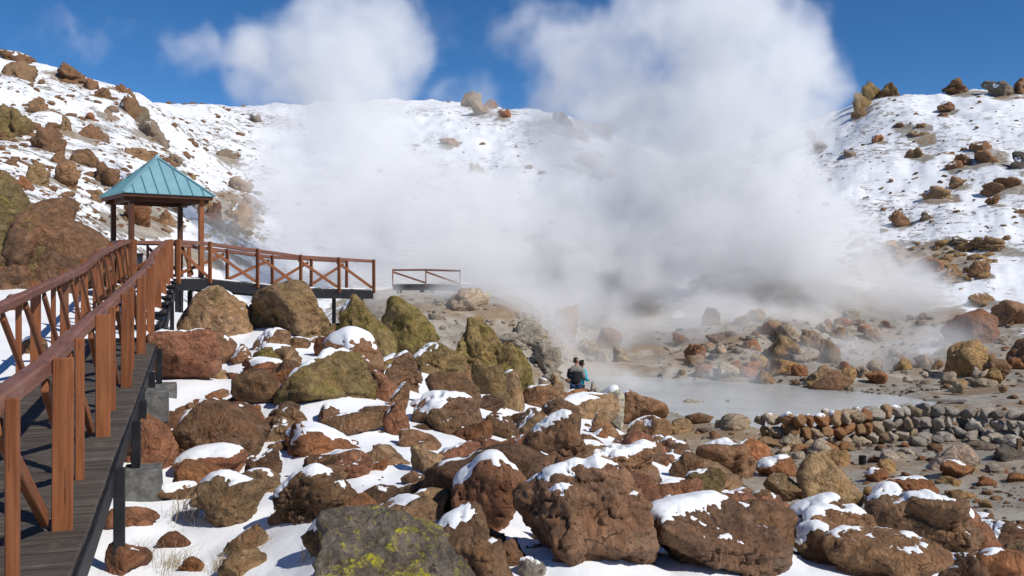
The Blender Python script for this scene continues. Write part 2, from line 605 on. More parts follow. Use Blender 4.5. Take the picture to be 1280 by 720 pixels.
POOL = [on_plane(u, v, POOL_Z) for u, v in [(700, 492), (770, 495), (825, 508), (868, 522), (930, 536), (990, 541), (1060, 534), (1120, 524), (1165, 512), (1172, 503),
                                            (1120, 495), (1045, 488), (990, 482), (920, 478), (850, 474), (790, 470), (720, 468), (690, 475)]]


def poly_dist(x, y, poly):
    """signed distance to a polygon (negative inside)"""
    x, y = np.asarray(x, float), np.asarray(y, float)
    d = np.full(x.shape, 1e9)
    inside = np.zeros(x.shape, bool)
    n = len(poly)
    for k in range(n):
        (x1, y1), (x2, y2) = poly[k], poly[(k + 1) % n]
        ex, ey = x2 - x1, y2 - y1
        t = np.clip(((x - x1) * ex + (y - y1) * ey) / (ex * ex + ey * ey), 0, 1)
        d = np.minimum(d, np.hypot(x - x1 - t * ex, y - y1 - t * ey))
        c = ((y1 > y) != (y2 > y))
        with np.errstate(divide='ignore', invalid='ignore'):
            xi = (x2 - x1) * (y - y1) / (y2 - y1 + 1e-12) + x1
        inside ^= c & (x < xi)
    return np.where(inside, -d, d)


def ground_z(x, y, detail=True):
    x, y = np.asarray(x, float), np.asarray(y, float)
    z = base_z(x, y, detail)
    m = (y > 20) & (y < 60) & (np.abs(x) < 40)
    if np.any(m):
        pd = poly_dist(x[m], y[m], POOL) if x.ndim else poly_dist(np.array([x]), np.array([y]), POOL)
        k = smooth01((0.6 - pd) / 1.6)
        kz = smooth01((3.0 - pd) / 3.0)
        zm = z[m] if x.ndim else np.array([z])
        zm = zm * (1 - kz) + np.maximum(zm, POOL_Z + 0.10) * kz
        zm = zm * (1 - k) + (POOL_Z - 0.5) * k
        if x.ndim:
            z = z.copy()
            z[m] = zm
        else:
            z = zm[0]
    return z


def gz(x, y, detail=True):
    return float(ground_z(np.array([x]), np.array([y]), detail)[0])


_MARCH = np.exp(np.linspace(math.log(2.5), math.log(300), 900))


def hit(u, v, dmin=2.5, dmax=300):
    """where the ray through photo point (u, v) meets the ground beyond dmin"""
    y = _MARCH[(_MARCH >= dmin) & (_MARCH <= dmax)]
    x = (u - U0) / FPX * y
    zr = (VH - v) / FPX * y
    zt = ground_z(x, y, False)
    below = np.nonzero(zr < zt)[0]
    if len(below) == 0:
        k = int(np.argmin(zr - zt))      # grazes the skyline: take the nearest approach
    else:
        k = below[0]
    return float(x[k]), float(y[k]), float(zt[k])


# ------------------------------------------------------------------ rocks
ICO = {}


def ico(sub):
    if sub not in ICO:
        bm = bmesh.new()
        bmesh.ops.create_icosphere(bm, subdivisions=sub, radius=1.0)
        bm.verts.ensure_lookup_table()
        V = np.array([v.co[:] for v in bm.verts], np.float32)
        F = np.array([[v.index for v in f.verts] for f in bm.faces], np.int32)
        E = np.array([[v.index for v in e.verts] for e in bm.edges], np.int32)
        deg = np.bincount(E.ravel(), minlength=len(V)).astype(np.float32)
        bm.free()
        ICO[sub] = (V, F, E, deg)
    return ICO[sub]


def lap(X, E, deg, it):
    n = len(X)
    for _ in range(it):
        Y = np.empty_like(X)
        for c in range(X.shape[1]):
            Y[:, c] = (np.bincount(E[:, 0], X[E[:, 1], c], n) + np.bincount(E[:, 1], X[E[:, 0], c], n)) / deg
        X = Y
    return X


def normals(V, F):
    a = np.cross(V[F[:, 1]] - V[F[:, 0]], V[F[:, 2]] - V[F[:, 0]])
    n = np.empty_like(V)
    for c in range(3):
        n[:, c] = np.bincount(F.ravel(), np.repeat(a[:, c], 3), len(V))
    n /= np.linalg.norm(n, axis=1, keepdims=True) + 1e-12
    return n


def cells(D, rng, k, jit):
    """index of the nearest of k random directions: broken facets"""
    C = rng.normal(size=(k, 3)).astype(np.float32)
    C /= np.linalg.norm(C, axis=1, keepdims=True)
    out = np.empty(len(D), np.int32)
    for i in range(0, len(D), 8192):
        out[i:i + 8192] = np.argmax(D[i:i + 8192] @ C.T, axis=1)
    return out, C


def rock_shape(rng, sub, half, crag=0.5, lean=0.0, rough=0.10):
    """a boulder filling the box of half extents `half`: broken planes, chipped facets, ledges, then relief at its true size"""
    D, F, E, deg = ico(sub)
    off = rng.uniform(0, 200, 3).astype(np.float32)
    # warp the directions a little so that no plane is perfectly flat
    Dw = D + 0.055 * np.stack([fbm(D * 1.7 + off + 31 * k, 3) for k in range(3)], 1)
    Dw /= np.linalg.norm(Dw, axis=1, keepdims=True)
    r = np.full(len(D), 1.3, np.float32)
    kk = 0.025 if crag > .3 else 0.10
    for i in range(int(rng.integers(6, 10))):
        p = rng.normal(size=3)
        p[2] *= 0.75
        p /= np.linalg.norm(p)
        h = rng.uniform(0.42, 0.80)
        rr = h / np.maximum(Dw @ p.astype(np.float32), 0.08)
        d = np.clip(0.5 + 0.5 * (r - rr) / kk, 0, 1)
        r = r * (1 - d) + rr * d - kk * d * (1 - d)
    # broken steps at two sizes, then some chips knocked off the corners
    for n_c, am in ((13, .10), (46, .055), (150, .020)):
        ci, C = cells(Dw, rng, n_c, 0)
        tilt = rng.normal(size=(n_c, 3)).astype(np.float32)
        lift = rng.normal(size=n_c).astype(np.float32)
        r = r * (1 + am * (.25 + crag) * (0.5 * lift[ci] + 1.6 * np.einsum('ij,ij->i', Dw - C[ci], tilt[ci])))
    r = r * (1 + rough * fbm(D * 1.5 + off, 3) + .5 * rough * fbm(D * 3.4 + off, 3, .6, True))
    if crag > .3:
        for i in range(7 if sub < 5 else 11):
            p = rng.normal(size=3).astype(np.float32)
            p /= np.linalg.norm(p)
            c_ = D @ p
            near = c_ > .5
            h = float((r[near] * c_[near]).max()) * (1 - (.05 + .14 * rng.random()))
            r = np.where(near, np.minimum(r, h / np.maximum(c_, .3)), r)
    r = lap(r[:, None], E, deg, 2 if sub > 5 else 1 if sub > 4 else 0)[:, 0]
    q = D * r[:, None] + off
    r = r * (1 + 0.03 * fbm(q * 1.3, 3) + 0.02 * crag * fbm(q * 3.0, 4, 0.55, True))
    V = D * r[:, None]
    V[:, 0] += lean * V[:, 2]
    lo, hi = V.min(0), V.max(0)
    V = (V - (lo + hi) / 2) / ((hi - lo) / 2) * np.asarray(half, np.float32)
    n = normals(V, F)
    s = float(min(half))
    q = V + off
    am = min(0.05, 0.11 * s)
    d = am * 0.42 * (0.25 + crag) * fbm(q * (3.4 / max(s, 0.15)), 5, 0.62, True) + am * 0.55 * fbm(q * (6.0 / max(s, 0.2)), 4, 0.62)
    # ledges along a tilted bedding
    tl = rng.normal(size=3)
    ph = (q @ (tl / np.linalg.norm(tl)).astype(np.float32) + 0.22 * s * fbm(q * 1.2 / max(s, .2), 3)) * (5.0 / max(s, 0.2))
    st = ph - np.floor(ph)
    d = d + am * 0.55 * crag * (smooth01(st * 1.6) - st)
    # clefts and pits
    cl = np.abs(fbm(q * (1.0 / max(s, .2)) + 7, 3))
    d = d - am * (0.5 + .8 * crag) * np.clip(1 - cl / .022, 0, 1)
    pit = fbm(q * 8.0, 3)
    d = d - np.clip(pit - 0.25, 0, 1) * 0.09 * min(s, 0.45) * crag
    V = V + n * d[:, None].astype(np.float32)
    return V.astype(np.float32), F, E, deg, off


SNOW_DIR = np.array((-0.34, 0.36, 0.87), np.float32)
SNOW_DIR /= np.linalg.norm(SNOW_DIR)


def snow_shape(V, F, E, deg, off, amount, thick):
    """snow lying on the upper and lee faces: real thickness, rounded rim. amount 0..1"""
    it = 3 if len(V) > 5000 else 1
    S = lap(V, E, deg, it * 3)
    n = normals(S, F)
    n = lap(n, E, deg, it)
    n /= np.linalg.norm(n, axis=1, keepdims=True) + 1e-9
    q = V + off
    size = float(np.ptp(V, axis=0).max())
    f = 0.50 * fbm(q * (1.3 / max(size * 0.5, .12)), 3) + 0.42 * fbm(q * np.array((6.0, 3.0, 4.5), np.float32) / max(size * .5, .2), 4, .6)
    # lodged in hollows more than on knobs
    hollow = np.einsum('ij,ij->i', lap(V, E, deg, it * 5) - V, n)
    top = V[:, 2] / (np.abs(V[:, 2]).max() + 1e-6)
    s = n @ SNOW_DIR + f + np.clip(hollow / (0.05 * size + 1e-6), -1, 1) * 0.42 + 0.12 * top - (1.02 - 0.95 * amount)
    s = np.where(n[:, 2] < 0.12, -1, s)
    t = smooth01(s / 0.42)
    tt = lap(t[:, None].astype(np.float32), E, deg, it)[:, 0]
    tt = np.where(t > 0.02, tt, -0.25)
    P = np.where((tt > 0)[:, None], S + (V - S) * np.clip(1 - tt * 1.1, 0.12, 1)[:, None], V)
    C = P + n * (tt * thick)[:, None] + np.array((0, 0, 1), np.float32) * (np.clip(tt, 0, 1) * thick * 0.5)[:, None]
    keep = (tt[F] > 0.0).any(1)
    if keep.sum() < 6:
        return None
    F2 = F[keep]
    used = np.unique(F2)
    m = np.full(len(V), -1, np.int32)
    m[used] = np.arange(len(used))
    return C[used], m[F2]


TONES = {
    'red': (0.300, 0.150, 0.088), 'brown': (0.275, 0.165, 0.095), 'dark': (0.200, 0.122, 0.076), 'tan': (0.335, 0.230, 0.132), 'grey': (0.250, 0.210, 0.162),
    'pale': (0.48, 0.41, 0.31), 'olive': (0.250, 0.185, 0.085), 'rust': (0.345, 0.165, 0.078), 'charcoal': (0.170, 0.155, 0.130), 'ochre': (0.38, 0.255, 0.120),
    'greywhite': (0.44, 0.41, 0.35),
}
ROCKS = []          # (x, y, half width) for snow drifts and to keep scattered stones clear


def add_rock(name, x, y, z, half, tone, lichen, snow, label, category, group=None, seed=0, sub=5, crag=0.5, lean=0.0, rotz=0.0, thick=None, mat=None, rough=0.10):
    rng = np.random.default_rng(seed * 7919 + 13)
    V, F, E, deg, off = rock_shape(rng, sub, half, crag, lean, rough)
    if rotz:
        c, s = math.cos(rotz), math.sin(rotz)
        V = V @ np.array(((c, s, 0), (-s, c, 0), (0, 0, 1)), np.float32)
    o = obj(name, np_mesh(name, V, F, mat or M_ROCK), None, None, (x, y, z))
    t = np.array(TONES[tone]) * rng.uniform(0.84, 1.38) * rng.uniform(.97, 1.03, 3)
    o.color = (t[0], t[1], t[2], lichen)
    tag(o, label, category, group)
    if snow > 0:
        r = snow_shape(V, F, E, deg, off, snow, thick or min(0.060, 0.10 * max(half)))
        if r is not None:
            obj('snow_cap', np_mesh('snow_cap', r[0], r[1], M_SNOW), o)
    return o


def photo_rock(u0, v0, u1, v1, tone, lichen, snow, label, seed, dmin=2.5, crag=0.5, lean=0.0, group='boulders of the snowy boulder field', sink=0.22, deep=0.9, mat=None, name=None, category=None, sub=None, base=None, dmax=300, grow=1.0):
    """a rock whose outline spans the given photo box, standing on the ground where its foot is seen"""
    uc = (u0 + u1) / 2
    bx, by, bz = hit(uc, base or v1, dmin, dmax)
    w = (u1 - u0) * by / FPX
    yc = by + 0.35 * w * deep
    w = (u1 - u0) * yc / FPX * grow
    x = (uc - U0) * yc / FPX
    ztop = (VH - v0) * yc / FPX
    zbot = min((VH - v1) * by / FPX, bz)
    h = max(ztop - zbot, 0.25 * w)
    zb = ztop - h * (1 + sink)
    half = (w / 2, w * deep / 2, (ztop - zb) / 2)
    px = max(u1 - u0, v1 - v0)
    if sub is None:
        sub = 6 if px > 105 else 5 if px > 34 else 4
    big = w > 0.55
    nm = name or ('boulder' if big else 'rock')
    o = add_rock(nm, x, yc, (ztop + zb) / 2, half, tone, lichen, snow, label, category or nm, group, seed, sub, crag, lean, 0.0, None, mat, .55 if nm == 'slope_rock' else .38 if nm == 'shore_rock' else .14)
    ROCKS.append((x, yc, w / 2, ztop))
    return o

# ------------------------------------------------------------------ boulders of the foreground, each at its own place
FG = [
    # left, beside the boardwalk and below the landing
    (228, 357, 318, 428, 'tan', .55, .30, 'tilted olive-tan slab boulder with a snow crest, beside the black beam below the gazebo', .55),
    (306, 350, 412, 428, 'tan', .50, .12, 'large rounded olive-brown boulder right under the boardwalk leaving the gazebo', .45),
    (312, 372, 361, 420, 'olive', .60, .30, 'upright olive rock with thin snow rim, leaning on the large boulder under the boardwalk', .35),
    (411, 368, 496, 446, 'olive', .75, .34, 'craggy lichen-green boulder with a snow-lined left shoulder, standing before the steam', .95),
    (478, 371, 546, 442, 'olive', .80, .12, 'craggy lichen-green boulder almost free of snow, right neighbour of the snow-shouldered one', .95),
    (193, 411, 274, 493, 'red', .05, .10, 'smooth red-brown boulder just right of the upper concrete footing', .25),
    (250, 412, 292, 458, 'brown', .10, .42, 'brown rock under a snow hood between the red-brown boulder and the tilted slab', .35),
    (286, 431, 318, 458, 'brown', .05, .66, 'small round brown rock wearing a thick snow cap left of the yellow-green lichen rock', .3),
    (315, 412, 361, 444, 'brown', .20, .50, 'brown wedge rock with snow on its left half, below the upright olive rock', .45),
    (318, 433, 350, 466, 'olive', .95, .05, 'small bright yellow-green lichen rock between brown rocks', .35),
    (343, 434, 376, 462, 'tan', .45, .10, 'tan rock touching the right side of the bright yellow-green lichen rock', .4),
    (361, 421, 388, 438, 'brown', .05, .58, 'left one of the low snow-topped brown stones above the big snow-draped olive boulder', .3),
    (386, 420, 414, 438, 'red', .05, .58, 'right one of the low snow-topped brown stones above the big snow-draped olive boulder', .3),
    (336, 450, 378, 488, 'dark', .30, .05, 'dark brown rock in the shade left of the big snow-draped olive boulder', .5),
    (350, 440, 466, 516, 'olive', .62, .36, 'big olive boulder draped with a band of snow over its left shoulder', .4),
    (404, 413, 481, 474, 'brown', .10, .78, 'sloping brown slab streaked all over with snow, behind the snow-draped olive boulder', .5),
    (456, 464, 496, 508, 'red', .10, .20, 'smooth reddish rock against the right side of the snow-draped olive boulder', .25),
    (293, 461, 352, 513, 'brown', .12, .10, 'plain brown boulder left of the snow-draped olive boulder, above the open snow', .25),
    (203, 497, 331, 590, 'brown', .15, .12, 'wide brown overhanging slab boulder by the concrete footings', .35),
    (219, 531, 288, 568, 'tan', .45, .36, 'low olive-tan ledge rock with a snow line, in front of the wide brown slab', .4),
    (400, 404, 425, 436, 'olive', .35, .50, 'small snow-hatted rock left of the craggy lichen-green boulders', .4),
    (466, 441, 500, 466, 'olive', .35, .45, 'small snow-topped rock below the craggy lichen-green boulders', .4),
    (480, 440, 528, 492, 'brown', .20, .40, 'brown angular rock with a snow shoulder left of the tall outcrop', .6),
    (512, 430, 582, 478, 'olive', .5, .26, 'brown ledge rock joining the tall lichen outcrop on its left', .85),
    (567, 397, 632, 484, 'olive', .62, .10, 'tall craggy outcrop with yellow-green lichen, highest rock near the person', 1.0),
    (615, 428, 670, 492, 'olive', .80, .05, 'bright lichen shoulder of rock, right side of the tall outcrop', .95),
    (596, 406, 652, 476, 'olive', .68, .06, 'olive block in the middle of the tall outcrop, below its top', .95),
    (534, 463, 600, 520, 'brown', .28, .18, 'brown dome rock with a strip of snow at its top left, below the tall outcrop', .35),
    (590, 448, 634, 512, 'olive', .45, .12, 'brown buttress rock in front of the tall outcrop', .7),
    (622, 463, 655, 514, 'tan', .25, .55, 'upright tan rock under a white snow hood right of the tall outcrop', .5),
    (516, 494, 600, 543, 'dark', .10, .46, 'dark brown wedge boulder with a long snow streak down its right side', .5),
    (480, 500, 516, 548, 'red', .05, .18, 'dark red rock at the left end of the brown wedge boulder', .6),
    (498, 539, 550, 564, 'brown', .05, .10, 'low flat brown rock in the open snow below the brown wedge boulder', .5),
    (534, 514, 577, 548, 'brown', .08, .15, 'squat brown rock right below the long snow streak', .6),
    (588, 523, 614, 545, 'brown', .05, .50, 'small block of brown rock with a snow lid, alone in the snow', .35),
    (545, 553, 600, 588, 'red', .02, .15, 'reddish pointed rock, left of a touching pair in the open snow', .55),
    (588, 547, 644, 582, 'red', .02, .12, 'reddish square rock, right of a touching pair in the open snow', .5),
    (603, 518, 644, 552, 'dark', .10, .34, 'dark rock with snow on top, above the touching reddish pair', .6),
    (655, 515, 748, 592, 'brown', .30, .28, 'large brown overhanging boulder with a black shadow gap beneath, below the person', .7),
    (690, 486, 748, 514, 'rust', .05, .16, 'flat rust-coloured rock directly below the person', .4),
    (735, 515, 776, 548, 'brown', .05, .40, 'round brown rock with a snow brow, lower right of the person', .3),
    (769, 489, 834, 533, 'brown', .10, .14, 'broad brown boulder at the edge above the pool, right of the person', .55),
    (716, 556, 822, 606, 'brown', .15, .36, 'knobbly brown boulder patched with snow, behind the biggest brown boulder', .75),
    (728, 476, 752, 502, 'greywhite', .0, .22, 'pale grey spiky rock right beside the person', .7),
    (748, 482, 780, 508, 'greywhite', .0, .45, 'pale grey rock with snow, second to the right of the person', .6),
    (671, 472, 697, 494, 'pale', .0, .50, 'pale tan rock with a snow edge just left of the person', .4),
    (655, 480, 692, 514, 'brown', .05, .30, 'brown rock with a snow rim below the pale tan rock left of the person', .4),
    (690, 490, 712, 506, 'rust', .05, .25, 'small rust rock wedged before the person', .4),
    (684, 466, 705, 488, 'tan', .0, .10, 'small sandy rock at the left hip of the person', .4),
    # front row
    (567, 570, 656, 674, 'red', .10, .50, 'red-brown boulder with snow plastered over its left face, left of the biggest boulder', .8),
    (646, 581, 814, 722, 'brown', .10, .24, 'biggest rough brown boulder with a flat snow-dusted top', .8),
    (394, 646, 600, 775, 'charcoal', .65, .02, 'grey boulder splashed with bright yellow lichen, closest to the viewer', .35),
    (540, 638, 642, 740, 'brown', .35, .34, 'brown boulder with a snow patch on its crown, right of the yellow-lichened grey one', .6),
    (497, 612, 559, 654, 'tan', .12, .10, 'tan-brown rock rising behind the yellow-lichened grey boulder', .45),
    (500, 589, 538, 614, 'brown', .02, .08, 'small crescent brown rock in the open snow above the tan-brown rock', .4),
    (425, 646, 455, 668, 'brown', .05, .95, 'low rock buried in a snow cushion on the left of the yellow-lichened boulder', .3),
    (241, 592, 331, 664, 'tan', .10, .34, 'cracked brown boulder with a snow band along its right edge, in the lower snow bank', .3),
    (226, 560, 306, 606, 'red', .10, .55, 'brown rock under a snow sheet behind the cracked boulder', .35),
    (335, 586, 466, 664, 'brown', .15, .46, 'humped brown boulder with snow hanging down its left side like a curtain', .5),
    (357, 533, 405, 560, 'brown', .05, .28, 'rounded brown rock half sunk in the snow field', .3),
    (344, 508, 382, 538, 'brown', .08, .15, 'jagged brown rock in front of the shadow of the snow-draped olive boulder', .6),
    (380, 567, 426, 596, 'brown', .03, .12, 'left rock of three reddish ones lined up in the snow', .45),
    (421, 566, 466, 604, 'red', .03, .16, 'middle and tallest rock of three reddish ones lined up in the snow', .55),
    (458, 573, 485, 592, 'rust', .03, .08, 'smallest right-hand rock of three reddish ones lined up in the snow', .35),
    (402, 513, 478, 548, 'brown', .15, .10, 'broad brown rock below the snow-draped olive boulder', .5),
    (478, 478, 512, 520, 'brown', .18, .42, 'brown rock with snow along its ridge right of the smooth reddish rock', .5),
    (200, 662, 238, 690, 'red', .0, .05, 'small reddish split rock alone in the lower snow bank beside the grass', .45),
    (140, 634, 192, 668, 'red', .05, .10, 'flat reddish rock by the foot of the black boardwalk post', .6),
    (134, 676, 184, 722, 'red', .05, .12, 'red rock in the snow close under the deck edge', .6),
    (160, 515, 222, 592, 'red', .15, .10, 'red-brown boulder right behind the lower concrete footing', .4),
    (196, 606, 246, 634, 'brown', .1, .55, 'low rock mostly under snow left of the cracked boulder', .3),
    (310, 562, 352, 600, 'dark', .05, .22, 'dark gravelly rock between the wide slab and the humped boulder', .7),
    (655, 679, 694, 697, 'pale', .0, .20, 'small pale stone in the snow hollow at the foot of the biggest boulder', .3),
    (646, 697, 682, 728, 'greywhite', .0, .25, 'pale grey stone in the snow hollow left of the two brown stones', .4),
    (687, 692, 714, 720, 'brown', .0, .12, 'upright brown stone in the snow hollow below the biggest boulder', .4),
    (713, 688, 740, 712, 'red', .0, .10, 'red stone leaning in the snow hollow below the biggest boulder', .5),
    # right
    (996, 566, 1072, 640, 'tan', .42, .10, 'tall square-shouldered boulder, olive on the shaded side, standing above the mud flat', .5),
    (958, 594, 1007, 632, 'tan', .08, .15, 'egg-shaped tan-brown rock at the left foot of the tall square-shouldered boulder', .18),
    (836, 563, 878, 604, 'brown', .08, .22, 'brown cube-like rock with a snow dab left of the flaky layered rock', .4),
    (868, 552, 950, 604, 'brown', .06, .24, 'flaky layered brown rock sloping to the right above the snow gully', .95),
    (908, 550, 966, 584, 'rust', .05, .22, 'rust-brown ridge rock at the rim of the mud flat', .7),
    (946, 572, 994, 600, 'rust', .03, .42, 'rust rock with snow between the ridge rock and the tall square-shouldered boulder', .6),
    (808, 632, 978, 735, 'dark', .06, .32, 'massive dark brown boulder with deep clefts and snow along its top', .85),
    (976, 622, 1084, 690, 'brown', .08, .42, 'brown boulder with broken snow patches below the tall square-shouldered boulder', .6),
    (998, 656, 1058, 712, 'dark', .12, .48, 'dark round rock with a snow tongue hanging on its left side', .3),
    (1030, 664, 1184, 740, 'brown', .05, .14, 'wide smooth-faced brown boulder with snow along its back edge, front right', .5),
    (1078, 612, 1222, 700, 'brown', .10, .24, 'broad pitted brown boulder bordering the mud flat', .7),
    (1080, 606, 1132, 650, 'dark', .08, .60, 'dark rock under a rolled snow blanket left of the broad pitted boulder', .4),
    (1108, 596, 1168, 630, 'rust', .05, .18, 'rust-orange rock behind the broad pitted boulder', .55),
    (858, 584, 908, 634, 'olive', .50, .14, 'angular olive-brown block above the massive dark boulder', .45),
    (812, 618, 854, 658, 'brown', .05, .16, 'brown rock in the snow between the biggest and the massive dark boulder', .45),
    (912, 608, 942, 628, 'tan', .05, .18, 'small oval tan rock in the snow above the massive dark boulder', .2),
    (898, 600, 926, 616, 'tan', .0, .08, 'flat pinkish-tan stone in the snow behind the small oval rock', .4),
    (936, 612, 966, 636, 'brown', .05, .35, 'brown rock right of the small oval rock in the snow', .4),
    (786, 520, 838, 560, 'brown', .10, .40, 'low brown rock patched with snow below the broad boulder above the pool', .6),
    (822, 548, 860, 580, 'dark', .05, .50, 'dark rock with a snow mantle above the brown cube-like rock', .5),
    (1222, 648, 1290, 694, 'dark', .05, .36, 'dark snow-streaked rock at the right edge above the mud', .6),
    (1222, 686, 1295, 735, 'rust', .05, .22, 'rust-brown rock in the lower right corner', .5),
    (1176, 690, 1230, 735, 'dark', .05, .50, 'dark rock with snow between the wide smooth boulder and the corner rock', .5),
    (1190, 640, 1236, 676, 'brown', .05, .34, 'broken brown rock at the right end of the broad pitted boulder', .8),
]
for k, (u0, v0, u1, v1, tone, li, sn, lab, crag) in enumerate(FG):
    photo_rock(u0, v0, u1, v1, tone, li, sn, lab, 43 if 'closest to the viewer' in lab else k + 11, crag=crag, dmax=21 if u1 < 690 else 28.5, grow=1.04,
               mat=M_ROCK_YELLOW if 'closest to the viewer' in lab else None)

# two great boulders left of the boardwalk
photo_rock(-40, 246, 150, 374, 'brown', .46, .05, 'huge olive-brown boulder beside the left railing, lower than the gazebo roof', 330, dmin=17, crag=.7, group='boulders of the left slope', deep=.7, sub=6)
photo_rock(-30, 216, 84, 300, 'olive', .55, .10, 'olive boulder lying on top of the huge boulder by the left railing', 302, dmin=19, crag=.7, group='boulders of the left slope', deep=.8, sub=5, base=372)
photo_rock(24, 420, 62, 448, 'brown', .05, .40, 'brown rock in the snow seen between the left railing posts', 303, dmin=8.5, crag=.4, group='boulders of the left slope')
photo_rock(0, 366, 34, 392, 'red', .05, .30, 'reddish rock under the huge boulder behind the left railing', 304, dmin=12, crag=.4, group='boulders of the left slope')
photo_rock(120, 355, 160, 385, 'tan', .2, .25, 'tan rock behind the left railing where the steps begin', 305, dmin=17, crag=.6, group='boulders of the left slope')

# ------------------------------------------------------------------ rocks of the far slopes
LEFT = [
    (2, 63, 46, 80, 'brown', 'dark flat rock on the skyline at the top of the left slope', .6), (2, 76, 50, 97, 'tan', 'long brown rock just below the topmost skyline rock of the left slope', .5),
    (64, 80, 112, 99, 'brown', 'brown skyline rock right of a gap, second along the left crest', .6), (104, 97, 123, 108, 'brown', 'small brown skyline rock, third along the left crest', .5),
    (118, 109, 140, 123, 'brown', 'small block at the upper left of the big overhanging rock', .5), (138, 104, 168, 118, 'brown', 'flat rock on the top of the big overhanging rock', .5),
    (143, 114, 181, 148, 'brown', 'big overhanging brown rock high on the left slope', .6), (126, 134, 152, 153, 'brown', 'brown rock under the left side of the big overhanging rock', .5),
    (160, 132, 198, 158, 'grey', 'grey rock in thin steam below the big overhanging rock', .5), (170, 150, 212, 177, 'grey', 'grey-brown rock lowest of the chain below the big overhanging rock', .5),
    (39, 122, 69, 147, 'tan', 'pointed tan rock on the middle of the left slope', .7), (-6, 130, 39, 172, 'olive', 'large olive-brown rock half way up the left edge of the slope', .6),
    (38, 155, 86, 190, 'brown', 'leaning slab of brown rock below the pointed tan rock', .7), (74, 144, 92, 168, 'tan', 'small upright tan rock right of the leaning slab', .6),
    (91, 156, 136, 179, 'brown', 'wide brown rock right of the small upright tan rock', .6), (104, 141, 124, 152, 'rust', 'small reddish rock above the wide brown rock', .5),
    (64, 188, 82, 205, 'brown', 'small brown rock in the snow above the olive boulder', .5), (88, 186, 132, 208, 'brown', 'brown rock left of the gazebo roof, upper one', .6),
    (28, 202, 62, 230, 'tan', 'tan rock just above the huge boulder by the railing', .6), (64, 200, 100, 232, 'brown', 'steep brown rock between the huge boulder and the gazebo', .7),
    (112, 205, 152, 234, 'brown', 'dark brown rock touching the left roof edge of the gazebo', .6), (154, 185, 192, 202, 'tan', 'flat tan rock directly above the gazebo roof', .4),
    (211, 193, 228, 201, 'grey', 'small grey rock right above the gazebo tip', .4), (272, 186, 298, 199, 'grey', 'grey rock in thin steam on the slope right of the gazebo tip', .5),
    (284, 220, 316, 236, 'tan', 'hazy tan rock on the slope right of the gazebo roof', .5), (228, 216, 248, 225, 'tan', 'hazy tan rock close to the right roof edge of the gazebo', .5),
    (152, 252, 192, 278, 'rust', 'rusty rock seen between the left posts of the gazebo', .6), (196, 262, 220, 280, 'brown', 'brown rock seen between the middle posts of the gazebo', .6),
    (252, 252, 278, 270, 'rust', 'rusty rock right of the right gazebo post', .6), (276, 250, 318, 276, 'ochre', 'ochre rock in the brown scree right of the gazebo', .6),
    (272, 276, 300, 292, 'brown', 'brown rock low in the scree right of the gazebo', .6), (112, 236, 128, 250, 'tan', 'small tan rock left of the gazebo eave', .5),
    (10, 219, 42, 234, 'rust', 'flat reddish rock above the olive boulder on the left edge', .4), (310, 140, 326, 150, 'grey', 'small grey rock alone near the crest of the snow slope', .4),
]
